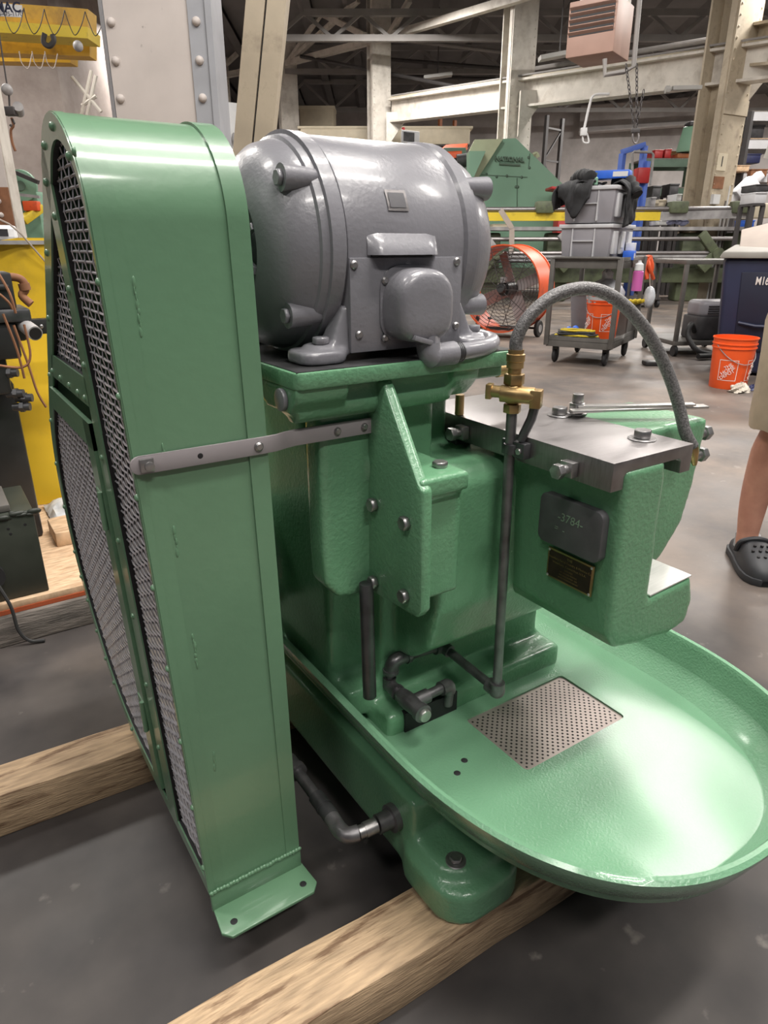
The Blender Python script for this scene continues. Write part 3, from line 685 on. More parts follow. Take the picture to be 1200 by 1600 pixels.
# valve, fittings and hose
v = MB(); v.hexa((px, py+.004, .785), (px, py+.004, .797), .0125); v.sphere((px, py+.004, .812), .0165); v.hexa((px, py+.004, .824), (px, py+.004, .838), .0145)
v.cyl((px-.016, py+.012, .812), (px+.012, py-.024, .811), .0115, n=14)
vd = Vector((-.5, .75, .0)).normalized()
v.cyl(Vector((px, py+.004, .812)), Vector((px, py+.004, .812))+vd*.030, .0085, n=12); v.obox(Vector((px, py+.004, .812))+vd*.033, vd, (0, 0, 1), vd.cross(Vector((0, 0, 1))), .004, .010, .008)
v.obox((px+.013, py-.027, .808), (.5, -.75, 0), (.75, .5, 0), (0, 0, 1), .008, .011, .012)
v.build('brass_valve', 'brass', mach, bevel=.0008)
MB().tube([(px+.014, py-.027, .806), (px+.012, py-.022, .780), (px+.005, py-.012, .748)], .0065, 8).build('valve_handle', 'steel_dark', mach)
v = MB(); v.cyl((px, py+.004, .838), (px, py+.004, .852), .009, n=14); v.lathe([(0, .0115), (.008, .0115), (.009, .0125), (.018, .0125), (.019, .0105), (.024, .0105)], (px, py+.004, .846), (0, 0, 1), 16); v.build('hose_fitting', 'brass', mach)
hp = spline([(px, py+.004, .868), (.655, .668, .885), (.668, .662, .912), (.700, .650, .938), (.745, .635, .946), (.790, .620, .930), (.840, .605, .888), (.876, .590, .835), (.895, .575, .785), (.903, .562, .745), (.915, .553, .722)], 7)
MB().tube(hp, .0088, 12).build('coolant_hose', 'hose', mach)
MB().lathe([(0, .007), (.006, .0085), (.012, .0085), (.03, .0045), (.034, .003)], (.913, .554, .726), (.25, -.12, -.9), 14).build('hose_nozzle', 'brass', mach)

# ------------------------------------------------------------------ timbers under the machine
def timber(name, x0, x1, y0, y1, z0, z1, rz, label, m='wood', cat='timber'):
    b = MB(); n = 14; rn = random.Random(int(abs(x0)*1000)); cx, cy = (x0+x1)/2, (y0+y1)/2
    pr = [(y0-cy, z0), (y1-cy, z0), (y1-cy, z1), (y0-cy, z1)]; vs = []
    for k in range(n+1):
        x = (x0-cx)+(x1-x0)*k/n
        for (y, z) in pr: vs.append((x, y+rn.uniform(-.002, .002), z+(rn.uniform(-.003, .001) if z > z0 else 0)))
    b.add(vs, [(i*4+k, i*4+(k+1) % 4, (i+1)*4+(k+1) % 4, (i+1)*4+k) for i in range(n) for k in range(4)]+[(3, 2, 1, 0), tuple(n*4+k for k in range(4))])
    me, c = b.mesh(name, m, 30, bevel=.003, center=False); o = bpy.data.objects.new(name, me); col.objects.link(o); o.location = (cx, cy, 0); o.rotation_euler = (0, 0, rz); W[o] = Vector((cx, cy, 0))
    return tag(o, label, cat)
timber('skid_timber', -.02, 1.30, .505, .600, 0, .090, -.03, 'rough knotty timber under the front foot of the press')
timber('skid_timber', -.55, 1.30, 1.135, 1.225, 0, .090, -.05, 'pale square timber behind the belt guard, running under the press')
# ================================================================== the hall behind
mat('white_steel', (.62, .58, .52), .6, var=.10, vs_=5, c2=(.34, .29, .24), c2amt=.20, c2scale=3, c2sharp=.15)
mat('tan_steel', (.46, .39, .29), .6, var=.12, vs_=4, c2=(.25, .20, .15), c2amt=.22, c2scale=4)
mat('pale_column', (.53, .475, .445), .55, var=.08, vs_=4, bump=.1, bs=30, c2=(.28, .25, .23), c2amt=.12, c2scale=14, c2sharp=.03)
mat('grey_flange', (.33, .335, .36), .55, var=.1, vs_=5)
mat('wall_white', (.52, .485, .47), .85, var=.12, vs_=.8, c2=(.25, .22, .21), c2amt=.3, c2scale=.6, c2sharp=.2)
mat('wall_stained', (.42, .36, .33), .85, var=.15, vs_=.7, c2=(.16, .12, .105), c2amt=.36, c2scale=.5, c2sharp=.18)
mat('roof_dark', (.15, .142, .14), .8, var=.2, vs_=1)
mat('truss_grey', (.24, .225, .215), .65, var=.15, vs_=2)
mat('crane_yellow', (.62, .36, .035), .5, var=.12, vs_=2, c2=(.22, .12, .03), c2amt=.18, c2scale=2)
mat('safety_yellow', (.68, .50, .03), .5, var=.1, vs_=3, c2=(.3, .2, .03), c2amt=.14, c2scale=6)
mat('tarp_yellow', (.72, .47, .02), .55, var=.1, vs_=3, c2=(.42, .26, .03), c2amt=.15, c2scale=4)
mat('pink_heater', (.37, .235, .19), .55, var=.08, vs_=3)
mat('machine_mint', (.20, .36, .255), .5, var=.06, vs_=1.5)
mat('machine_stripe', (.42, .46, .30), .5, var=.06)
mat('olive', (.105, .125, .070), .55, var=.2, vs_=3, c2=(.05, .05, .04), c2amt=.25, c2scale=4)
mat('dark_olive', (.020, .024, .018), .5, var=.2, vs_=5, c2=(.04, .045, .035), c2amt=.2)
mat('rack_green', (.09, .145, .105), .6, var=.1)
mat('rack_dark', (.05, .045, .045), .6, var=.15)
mat('rack_orange', (.32, .10, .03), .6, var=.2)
mat('fan_orange', (.72, .105, .030), .42, var=.08, vs_=4, c2=(.4, .06, .03), c2amt=.15, c2scale=6)
mat('bucket_orange', (.86, .105, .018), .35, var=.05)
mat('white_print', (.80, .74, .70), .6, var=.05)
mat('tote_grey', (.29, .28, .305), .45, var=.06)
mat('tote_light', (.55, .55, .57), .45, var=.06)
mat('cart_grey', (.105, .098, .090), .5, var=.2, vs_=8)
mat('jacket', (.016, .016, .018), .75, var=.4, vs_=20, bump=.3, bs=30)
mat('blue_box', (.03, .13, .62), .45, var=.2, vs_=6)
mat('blue_lift', (.08, .15, .50), .5, var=.12)
mat('tool_red', (.45, .03, .03), .45, var=.12)
mat('pink_liquid', (.60, .14, .42), .3, var=.05)
mat('plastic_white', (.66, .66, .66), .4, var=.06)
mat('plastic_bag', (.58, .60, .63), .25, var=.3, vs_=14, bump=.6, bs=26)
mat('bin_navy', (.022, .026, .062), .45, var=.1, vs_=6, bump=.05, bs=80)
mat('bin_inner', (.014, .016, .036), .5, var=.1)
mat('lid_tan', (.38, .32, .28), .6, var=.08)
mat('lid_grey', (.24, .225, .20), .6, var=.08)
mat('bag_navy', (.03, .035, .10), .45, var=.3, bump=.4, bs=20)
mat('khaki', (.46, .375, .275), .85, var=.10, vs_=16, bump=.25, bs=28)
mat('skin', (.56, .285, .20), .5, var=.12, vs_=14, c2=(.42, .18, .13), c2amt=.3, c2scale=8, c2sharp=.2)
mat('croc', (.026, .027, .031), .55, var=.1)
mat('shirt', (.55, .52, .48), .8, var=.08)
mat('sock', (.35, .35, .36), .9)
mat('hair', (.06, .04, .03), .7, var=.3, vs_=40)
mat('clutter_grey', (.30, .29, .29), .55, var=.3, vs_=6)
mat('clutter_dark', (.045, .043, .046), .6, var=.4, vs_=8)
mat('cream', (.60, .53, .40), .5, var=.06)
mat('rag', (.30, .31, .45), .9, var=.3, vs_=15)
mat('rag_white', (.62, .56, .48), .9, var=.2, vs_=15)
mat('glove_yellow', (.62, .46, .03), .7, var=.2)
mat('cord_black', (.025, .025, .025), .6, var=.3)
mat('rust', (.22, .095, .045), .75, var=.3, vs_=8)
mat('red_edge', (.40, .085, .03), .6, var=.2)
mat('fluor', (.46, .45, .43), .5, var=.05)

def at(px, py, d):
    """point d metres ahead of the camera (measured on the floor) in the direction of the picture point"""
    v = FW+RT*((px-600)/F_PX)-UC*((py-800)/F_PX); return Vector((0, 0, CAM_H))+v*(d/v.dot(FH))
def rz_(px, py, d): p = at(px, py, d); return (p.dot(RT), p.z)
def bg(name, label, cat, r, d, rot=0, group=None, z=0): return thing(name, label, cat, floor_pos(r, d, z), -YAW+rot, group)
def one(mb, name, m, label, cat, group=None, kind=None, **k):
    o = mb.build(name, m, **k); return tag(o, label, cat, group, kind)
def dupe(root, loc, rot=None, label=None):
    r_ = root.copy(); col.objects.link(r_); r_.location = loc
    if rot is not None: r_.rotation_euler = rot
    if label: r_['label'] = label
    for c in list(root.children):
        k = c.copy(); col.objects.link(k); k.parent = r_
        for g_ in c.children:
            h = g_.copy(); col.objects.link(h); h.parent = k
    return r_

# ---- shell: back wall, left wall, ceiling
def vpanel(name, m, pts, th=.2):
    """upright wall through floor positions"""
    b = MB()
    for (a, c, z1) in pts:
        a = Vector(a); c = Vector(c); d = (c-a); n = Vector((-d.y, d.x, 0)).normalized()*th; mid = (a+c)/2+n/2
        b.obox((mid.x, mid.y, z1/2), d.normalized(), n.normalized(), (0, 0, 1), d.length/2, th/2, z1/2)
    return tag(b.build(name, m, smooth=0), kind='structure')
vpanel('wall_back', 'wall_white', [(floor_pos(-30, 36), floor_pos(34, 29), 7.2)])
vpanel('wall_left', 'wall_stained', [(floor_pos(-16, 6), floor_pos(-7.0, 17), 8.5), (floor_pos(-7.0, 17), floor_pos(-6.6, 36), 7.5)])
vpanel('wall_right', 'wall_white', [(floor_pos(34, 30), floor_pos(26, -8), 7.5)])
cl_ = MB(); nr = 46
for k in range(nr):   # corrugated deck: ribs running away from the camera
    r0 = -22+k*1.25; a0_ = [floor_pos(r0, 4, 8.6), floor_pos(r0+.85, 4, 8.6), floor_pos(r0+1.0, 4, 8.45), floor_pos(r0+1.25, 4, 8.45)]; b0_ = [floor_pos(r0, 37, 6.1), floor_pos(r0+.85, 37, 6.1), floor_pos(r0+1.0, 37, 5.95), floor_pos(r0+1.25, 37, 5.95)]
    cl_.add(a0_+b0_, [(0, 1, 5, 4), (1, 2, 6, 5), (2, 3, 7, 6)])
tag(cl_.build('ceiling', 'roof_dark', smooth=0), kind='structure')
tag(MB().add([floor_pos(-22, 4, 8.9), floor_pos(36, 4, 8.9), floor_pos(36, 37, 6.4), floor_pos(-22, 37, 6.4)], [(0, 1, 2, 3)]).build('ceiling', 'roof_dark', smooth=0), kind='structure')

# ---- H-columns of the crane aisle
def hcol(px, d, wid, label, ztop, m='white_steel', rot=.35, depth=.45, rivets=False, lean=0):
    r, _ = rz_(px, 200, d); t = bg('steel_column', label, 'column', r, d, rot)
    MB().box(-.015, .015, -depth/2, depth/2, 0, ztop).build('web', m, t, 0)
    for s_ in (-1, 1): MB().box(-wid/2, wid/2, s_*depth/2-.02, s_*depth/2+.02, 0, ztop).build('flange', m, t, 0)
    for s_ in (-1, 1): MB().box(s_*wid/2-.012, s_*wid/2+.012, -depth/2+.02, -depth/2+.14, 0, ztop).build('edge_angle', m, t, 0)
    b = MB()
    if rivets:
        for k in range(int(ztop/.16)):
            for s_ in (-1, 1): b.sphere((s_*(wid/2-.05), -depth/2-.022, .1+k*.16), .02, .012, .02, 6, 4)
            b.sphere((wid/2+.013, -depth/2+.08, .1+k*.16), .012, .02, .02, 6, 4)
        tag(b.build('rivets', m, t, 0), kind='stuff')
    return t
c_r = hcol(1122, 14, .62, 'tan riveted column beside the storage shelves, carrying a number 1 sign', 8, 'tan_steel', .5, .55, True)
zb, z1_, zw, zx = (at(1105, y_, 13.75).z for y_ in (168, 254, 286, 312))
MB().box(-.312, .312, -.32, -.297, zb-.12, zb+.12).build('plate_band', 'tan_steel', c_r, 0)
s1 = MB().box(-.27, -.01, -.306, -.296, z1_-.14, z1_+.14).build('number_sign', 'cream', c_r, 0); text('sign_numeral', '1', .24, 'cord_black', s1, (-.14, -.308, z1_), (1, 0, 0), (0, 0, 1), .001)
MB().box(-.28, .0, -.306, -.296, zw-.10, zw+.10).build('warning_plate', 'rust', c_r, 0)
MB().box(-.28, -.10, -.36, -.296, zx-.08, zx+.08).build('switch_box', 'plastic_white', c_r, 0)
for k in range(5): MB().cyl((.02+k*.055, -.345, 0), (.03+k*.055, -.345, 1.5+.25*((k*7) % 3)), .016, n=6).build('conduit', 'steel' if k % 2 else 'plastic_white', c_r)
MB().box(-.28, -.10, -.36, -.298, .95, 1.10).build('switch_box', 'plastic_white', c_r, 0)
hcol(803, 17.8, .60, 'white riveted column behind the mint green machine hood', 8, rivets=True)
hcol(592, 21.6, .52, 'white column rising behind the middle of the grey motor', 7.6, rivets=True)
hcol(452, 25.2, .55, 'white column just right of the leaning box beam', 7.4, rivets=True)
hcol(346, 27.0, .7, 'white column seen between the near grey column and the leaning beam', 7.2, rivets=True)

# ---- near built-up column behind the belt guard
t = bg('built_up_column', 'broad pale riveted column directly behind the belt guard', 'column', -1.29, 4.55, .0)
b = MB().box(-.27, .31, -.02, .02, 0, 3.2).build('face_plate', 'pale_column', t, 0)
MB().box(.30, .335, -.05, .25, 0, 3.2).build('side_channel', 'grey_flange', t, 0); MB().box(.20, .31, -.035, -.018, 0, 3.2).build('edge_plate', 'grey_flange', t, 0)
MB().add([(-.275, -.025, 0), (-.275, -.005, 0), (-.40, .30, 0), (-.40, .28, 0), (-.275, -.025, 3.2), (-.275, -.005, 3.2), (-.40, .30, 3.2), (-.40, .28, 3.2)], [(0, 1, 2, 3), (4, 7, 6, 5), (0, 4, 5, 1), (1, 5, 6, 2), (2, 6, 7, 3), (3, 7, 4, 0)]).build('side_channel', 'grey_flange', t, 0)
rm = MB().lathe([(0, .024), (.010, .022), (.018, .012), (.02, .001)], axis=(0, -1, 0), n=14).mesh('rivet', 'pale_column', 50, center=False)[0]
for k in range(14):
    for x, yy in ((-.235, -.02), (.245, -.035)): inst('rivet', rm, t, (x, yy, .12+k*.185))
# leaning box beam
a = at(385, 360, 5.6); c = at(425, -60, 5.6); t = thing('box_beam', 'leaning tan box beam with a dark seam behind the motor', 'beam', (a.x, a.y, 0), 0, local=False); W[t] = Vector((a.x, a.y, 0))
b = MB(); dv = (c-a).normalized(); lo = a-dv*1.05
for s_ in (-1, 1): MB().beam(lo+RT*s_*.072, c+RT*s_*.072, .128, .16, FH).build('half_section', 'tan_steel', t, 0)
MB().beam(lo+RT*0, c, .02, .10, FH).build('seam', 'inner_black', t, 0)
# left riveted column
t = bg('steel_column', 'brown riveted column at the left edge under the crane', 'column', -3.83, 7, .2)
MB().box(-.3, .30, -.02, .02, 1.5, 7).build('face_plate', 'pale_column', t, 0); MB().box(-.3, .30, -.02, .02, 0, 1.5).build('face_plate', 'rust', t, 0); MB().box(.28, .31, 0, .3, 0, 7).build('side_channel', 'white_steel', t, 0)
for k in range(20): inst('rivet', rm, t, (.20, -.02, .9+k*.12))

# ---- runway beam between the columns
def ibeam(name, p0, p1, h, wf, m, label, cat):
    p0 = Vector(p0); p1 = Vector(p1); mid = (p0+p1)/2; t = thing(name, label, cat, mid, 0, local=False); W[t] = Vector(mid)
    MB().beam(p0, p1, .03, h).build('web', m, t, 0)
    for s_ in (-1, 1): MB().beam(p0+UPV*s_*h/2, p1+UPV*s_*h/2, wf, .045).build('flange', m, t, 0)
    return t
rb_ = ibeam('runway_beam', at(612, 174, 21.2), at(1260, 88, 13.0), .52, .34, 'white_steel', 'long white runway beam crossing behind the heater', 'beam')
q0, q1 = at(612, 152, 21.2), at(1260, 52, 13.0)
MB().beam(q0, q1, .06, .06).build('rail', 'cream', rb_, 0); MB().beam(q0-FH*.2, q1-FH*.2, .05, .03).build('bus_bar', 'truss_grey', rb_, 0)
for px, py, d in ((618, 195, 21), (830, 165, 17.3), (1168, 140, 14)):
    p = at(px, py, d); o = MB().add([p+UPV*.3-RT*.25, p+UPV*.3+RT*.25, p+UPV*.1+RT*.25, p-UPV*.6-RT*.25]+[q+FH*.2 for q in (p+UPV*.3-RT*.25, p+UPV*.3+RT*.25, p+UPV*.1+RT*.25, p-UPV*.6-RT*.25)], [(0, 1, 2, 3), (7, 6, 5, 4), (0, 4, 5, 1), (1, 5, 6, 2), (2, 6, 7, 3), (3, 7, 4, 0)]).build('bracket', 'white_steel', rb_, 0)
t2 = ibeam('ceiling_beam', at(906, 188, 31.2), at(1120, 172, 30.0), .9, .5, 'wall_white', 'pale deep beam on the far wall above the shelves', 'beam')
t3 = ibeam('runway_beam', at(1150, 75, 14.5), at(1300, 55, 12), .6, .34, 'tan_steel', 'tan runway beam stub at the right edge', 'beam')

# ---- roof trusses
def truss(label, nodes, members, m, s=.09, name='roof_truss'):
    mid = sum(nodes, Vector())/len(nodes); t = thing(name, label, 'truss', mid, 0, local=False); W[t] = Vector(mid)
    for (i, j, w_) in members: MB().beam(nodes[i], nodes[j], w_, w_).build('chord' if w_ >= .14 else 'strut', m, t, 0)
    return t
Nn = [at(330, 122, 27), at(448, 99, 25), at(607, 57, 21), at(800, 0, 17.3), at(1000, -60, 14.5), at(330, 20, 27), at(460, 0, 25), at(570, 55, 21.5), at(510, 10, 23), at(560, 0, 22), at(640, 0, 20)]
truss('white roof truss running from column to column above the motor', Nn, [(0, 1, .16), (1, 2, .16), (2, 3, .16), (3, 4, .16), (6, 7, .14), (1, 9, .12), (0, 6, .12), (5, 1, .12), (2, 10, .12), (8, 1, .10)], 'white_steel')
for (d, y0, y1, lab) in [(29, 128, 172, 'grey roof truss nearest the far wall'), (25, 75, 112, 'grey roof truss second from the far wall'), (20, 20, 60, 'grey roof truss nearest the heater')]:
    nd = []; mem = []
    n = 9
    for k in range(n+1):
        px = 430+k*90; nd += [at(px, y1, d), at(px+45, y0, d)]
    for k in range(n): mem += [(2*k, 2*k+2, .14), (2*k+1, 2*k+3, .14), (2*k, 2*k+1, .08), (2*k+1, 2*k+2, .08)]
    truss(lab, nd, mem, 'truss_grey')
for k, (x0, y0, x1, y1, d0, d1) in enumerate([(470, 88, 760, 205-60, 24, 20), (610, 60, 940, 100, 22, 22), (600, 92, 800, 108, 24, 24), (820, 110, 1120, 60, 19, 15), (600, 118, 830, 125, 27, 27)]):
    one(MB().cyl(at(x0, y0, d0), at(x1, y1, d1), .05, n=8), 'ceiling_pipe', 'truss_grey' if k % 2 else 'rack_dark', ['long grey pipe slanting under the roof left of the middle column', 'dark pipe run level with the heater', 'thin grey pipe between the two white columns', 'pipe along the runway beam', 'lowest dark pipe under the roof at the far end'][k], 'pipe', 'pipes under the roof')
for k, (x0, y0, x1, y1, d) in enumerate([(662, 122, 706, 116, 22), (843, 92, 905, 80, 17)]):
    t = thing('strip_light', ['unlit strip light hanging left of the second white column', 'unlit strip light hanging left of the heater'][k], 'light', at((x0+x1)/2, (y0+y1)/2, d), 0, 'unlit strip lights', local=False); W[t] = at((x0+x1)/2, (y0+y1)/2, d)
    MB().beam(at(x0, y0, d), at(x1, y1, d), .3, .08).build('housing', 'fluor', t, 0); p = at((x0+x1)/2, (y0+y1)/2, d); MB().cyl(p, p+UPV*1.6, .012, n=6).build('hanger', 'rack_dark', t)

# ---- yellow bridge crane, upper left
c0, c1 = at(-160, -15, 11), at(150, 12, 13); ctr = (c0+c1)/2; t = thing('bridge_crane', 'yellow overhead bridge crane with festoon cables at upper left', 'crane', ctr, 0, local=False); W[t] = Vector(ctr)
def crb(px0, y0a, y0b, px1, y1a, y1b, d0, d1, th, name, m='crane_yellow'):
    a, b_, c, e = at(px0, y0a, d0), at(px0, y0b, d0), at(px1, y1a, d1), at(px1, y1b, d1)
    g_ = [q+FH*th for q in (a, b_, c, e)]; return MB().add([a, b_, e, c, g_[0], g_[1], g_[3], g_[2]], [(0, 1, 2, 3), (7, 6, 5, 4), (0, 4, 5, 1), (1, 5, 6, 2), (2, 6, 7, 3), (3, 7, 4, 0)]).build(name, m, t, 0)
crb(-160, -8, 26, 137, 14, 45, 11, 12.5, .35, 'girder'); crb(-160, 22, 40, 137, 42, 60, 10.9, 12.4, .5, 'lower_flange', 'safety_yellow'); crb(-160, 40, 76, 140, 56, 88, 11.6, 13, .3, 'rear_girder'); crb(-160, 74, 92, 110, 86, 98, 12.2, 13.4, .3, 'end_truck')
sg = crb(-8, 4, 25, 34, 8, 27, 10.8, 11, .01, 'sign_board', 'plastic_white')
text('sign_name', '.MAC.', .16, 'bin_navy', sg, at(12, 12, 10.75), RT, UPV, .002, bold=.004); text('sign_line', '216-475-1170', .07, 'bin_navy', sg, at(12, 22, 10.75), RT, UPV, .002)
for k in range(5):
    x = 5+k*32; MB().tube(spline([at(x, 10+k*2, 10.7), at(x+6, 35, 10.7), at(x+16, 52+k, 10.7), at(x+26, 40, 10.7), at(x+32, 12+k*2, 10.7)], 5), .006, 5).build('festoon_cable', 'cord_black', t)
for k in range(3):
    x = 30+k*20; MB().tube(spline([at(x, 80, 11.2), at(x+4, 98, 11.2), at(x+14, 107, 11.2), at(x+20, 84, 11.2)], 5), .007, 5).build('festoon_cable', 'lid_tan', t)
MB().tube(spline([at(70, 52, 11), at(68, 66, 11), at(77, 72, 11), at(84, 64, 11), at(82, 54, 11)], 4), .035, 6).build('crane_hook', 'rack_dark', t)
MB().sphere(at(122, 72, 11.3), .07, nu=10, nv=8).build('hook_block', 'clutter_grey', t)
# chain hoist at far left
t = thing('chain_hoist', 'small chain hoist hanging in front of the stained wall', 'hoist', at(14, 150, 8), 0, local=False); W[t] = at(14, 150, 8)
MB().sphere(at(11, 140, 8), .055, nu=12, nv=8).build('upper_block', 'clutter_grey', t); MB().cyl(at(14, 100, 8)+UPV*2, at(12, 140, 8), .008, n=6).build('chain', 'rack_dark', t)
MB().obox(at(16, 174, 8), RT, FH, UPV, .06, .05, .04).build('motor_housing', 'rack_dark', t, bevel=.01); MB().cyl(at(28, 166, 8), at(30, 176, 8.1), .05, n=14).build('hand_wheel', 'clutter_grey', t)
MB().cyl(at(14, 148, 8), at(15, 168, 8), .01, n=6).build('chain', 'rack_dark', t); MB().tube(spline([at(18, 184, 8), at(21, 196, 8), at(17, 204, 8), at(19, 222, 8), at(24, 236, 8)], 4), .014, 6).build('sling', 'rust', t)
MB().tube([at(19, 186, 8), at(22, 192, 8), at(19, 199, 8), at(16, 195, 8)], .014, 6).build('hook', 'rack_dark', t)
# equipment on the left, seen past the guard
t = thing('mint_machine', 'mint green machine with round drum beside the brown riveted column', 'machine', at(45, 360, 8.5), 0, local=False); W[t] = at(45, 360, 8.5)
MB().cyl(at(32, 290, 8.3), at(35, 289, 8.6), .16, n=24).build('drum', 'machine_mint', t); MB().obox(at(50, 345, 8.7)-UPV*.485, RT, FH, UPV, .25, .3, .785).build('body', 'machine_mint', t, bevel=.03)
MB().cyl(at(32, 290, 8.28), at(32, 290, 8.33), .05, n=14).build('hub', 'rack_green', t); MB().beam(at(25, 270, 8.2), at(60, 285, 8.2), .05, .04).build('arm', 'rack_dark', t); MB().beam(at(22, 303, 8.2), at(62, 308, 8.2), .04, .03).build('rail', 'clutter_grey', t); MB().obox(at(50, 322, 8.2), RT, FH, UPV, .08, .05, .05).build('guard_box', 'fan_orange', t, bevel=.01)
MB().beam(at(34, 346, 8.1), at(64, 324, 8.3), .14, .08).build('yellow_cover', 'safety_yellow', t, bevel=.01)
def mk(name, label, cat, px, py, d): p = at(px, py, d); t = thing(name, label, cat, (p.x, p.y, 0), 0, local=False); W[t] = Vector((p.x, p.y, 0)); return t
t = thing('pipe_bundle', 'white conduit bundle hanging under the crane end', 'pipe', at(132, 150, 13), 0, local=False); W[t] = at(132, 150, 13)
for a_, b_ in (((143, 110), (126, 185)), ((112, 120), (158, 175)), ((150, 118), (134, 190)), ((128, 165), (150, 150))): MB().cyl(at(*a_, 13), at(*b_, 13), .03, n=6).build('conduit', 'white_steel', t)
# plank tread & grey housing on top of the yellow unit
yel = thing('yellow_unit', 'machine with creased yellow cover behind the dark green box', 'machine', (.0, 2.75, .116), 0, local=False); W[yel] = Vector((.0, 2.75, .116))
yb = MB(); nxx, nzz = 16, 14; vsY = []
for j in range(nzz+1):
    for i in range(nxx+1):
        x = -.9+1.5*i/nxx; z = .117+(.888+.0*i)*j/nzz; vsY.append((x+.03*(1-j/nzz), 2.62+.012*math.sin(x*9+z*7)+.010*math.sin(x*21-z*3), z+.015*(x > .3)))
yb.add(vsY, [(j*(nxx+1)+i, j*(nxx+1)+i+1, (j+1)*(nxx+1)+i+1, (j+1)*(nxx+1)+i) for j in range(nzz) for i in range(nxx)])
yb.box(-.9, .60, 2.66, 3.1, .117, .99); yb.build('yellow_cover', 'tarp_yellow', yel, 60)
MB().box(-.9, .62, 2.60, 3.15, 1.0, 1.012).build('tread_plate', 'clutter_grey', yel, 0)
b = MB(); b.box(-.1, .34, 2.74, 2.95, 1.012, 1.06); b.build('latch_housing', 'plastic_white', yel, 0, bevel=.012); MB().box(.27, .31, 2.735, 2.742, 1.025, 1.048).build('housing_slot', 'inner_black', yel, 0)
MB().tube([(.10, 2.58, 1.16), (.30, 2.58, 1.06), (.33, 2.58, 1.03), (.40, 2.6, .93)], .003, 5).build('guy_cord', 'lid_tan', yel)
# black piped machine in front of it
bm_ = thing('hydraulic_unit', 'black hydraulic unit with pipes and hoses in front of the yellow cover', 'machine', (-.05, 2.4, .116), 0, local=False); W[bm_] = Vector((-.05, 2.4, .116))
MB().box(-.5, .20, 2.30, 2.55, .117, .62).box(-.5, .185, 2.20, 2.5, .6, .72).build('body', 'black_paint', bm_, bevel=.01)
MB().box(-.5, .265, 2.17, 2.35, .80, .835).build('top_plate', 'steel_dark', bm_, bevel=.006)
MB().box(-.5, .235, 2.18, 2.3, .835, .93).box(-.5, .225, 2.17, 2.31, .885, .90).build('valve_block', 'black_paint', bm_, bevel=.006)
MB().box(-.5, .225, 2.18, 2.35, .70, .80).box(-.5, .25, 2.2, 2.3, .745, .80).build('manifold', 'black_paint', bm_, bevel=.01)
MB().tube(spline([(.20, 2.2, .915), (.24, 2.2, .917), (.262, 2.2, .908), (.266, 2.2, .885), (.255, 2.2, .868), (.272, 2.19, .845)], 5), .011, 10).cyl((.264, 2.2, .900), (.266, 2.2, .882), .015, n=12).build('elbow_pipe', 'rust', bm_)
MB().cyl((.235, 2.24, .80), (.262, 2.13, .772), .020, n=18).build('outlet_tube', 'clutter_grey', bm_); MB().cyl((.2618, 2.131, .7722), (.2622, 2.1285, .7716), .0165, n=18).build('tube_bore', 'inner_black', bm_)
MB().box(.205, .60, 2.40, 2.44, .74, .785).build('drilled_rail', 'black_paint', bm_, bevel=.002)
for k in range(7): bolt(bm_, (.25+.022*k, 2.40, .763), (0, -1, 0), .006, .003, name='rail_bolt', kind='round')
for (x, z) in ((.185, .66), (.19, .60), (.20, .56), (.21, .585)): MB().cyl((x-.02, 2.22, z), (x+.022, 2.2, z), .012, n=12).cyl((x-.002, 2.211, z), (x+.008, 2.206, z), .016, n=6).build('fitting', 'steel_dark', bm_)
for pts in ([(.15, 2.1, .70), (.21, 2.09, .69), (.235, 2.09, .72), (.235, 2.1, .80)], [(.21, 2.1, .80), (.225, 2.09, .70), (.235, 2.09, .62), (.25, 2.09, .575)], [(.19, 2.1, .83), (.205, 2.09, .74), (.21, 2.09, .66)], [(.12, 2.12, .95), (.20, 2.1, .87), (.215, 2.1, .84)], [(.20, 2.12, .93), (.215, 2.1, .88), (.22, 2.1, .83)]):
    MB().tube(spline(pts, 5), .0035, 6).build('wire', 'rust', bm_)
# pallet with dark green box
pal = thing('pallet', 'weathered wooden pallet with plywood deck behind the belt guard', 'pallet', (-.2, 2.4, 0), 0, local=False); W[pal] = Vector((-.2, 2.4, 0))
for (y0, y1) in ((1.85, 1.94), (2.45, 2.54), (3.05, 3.14)): MB().box(-1.0, .62, y0, y1, 0, .085).build('runner', 'wood_old', pal, bevel=.004)
MB().box(-1.0, .64, 1.865, 3.2, .086, .098).build('red_board', 'red_edge', pal, 0)
MB().box(-1.0, .64, 1.868, 3.2, .098, .116).build('deck', 'plywood', pal, bevel=.001)
timber('packing_board', .22, .64, 2.18, 2.33, .116, .165, 0, 'wide pale board lying on the pallet beside the dark green box', 'plywood', 'board')
pb_ = MB(); rn = random.Random(5); vs5 = []; n1, n2 = 18, 10
for j in range(n2+1):
    for i in range(n1+1): vs5.append((.24+.30*i/n1, 2.36+.22*j/n2, .118+.05*math.sin(PI*i/n1)**.5*math.sin(PI*j/n2)**.5+rn.uniform(0, .015)))
pb_.add(vs5, [(j*(n1+1)+i, j*(n1+1)+i+1, (j+1)*(n1+1)+i+1, (j+1)*(n1+1)+i) for j in range(n2) for i in range(n1)]); one(pb_, 'plastic_sheet', 'plastic_bag', 'crumpled clear plastic sheet lying on the pallet', 'plastic')
gbx = thing('green_box', 'dark green steel box on the pallet with taped top edge', 'box', (-.35, 2.05, .116), 0, local=False); W[gbx] = Vector((-.35, 2.05, .116))
MB().box(-.9, .150, 1.885, 2.12, .117, .355).build('body', 'dark_olive', gbx, bevel=.003)
tp = MB(); 
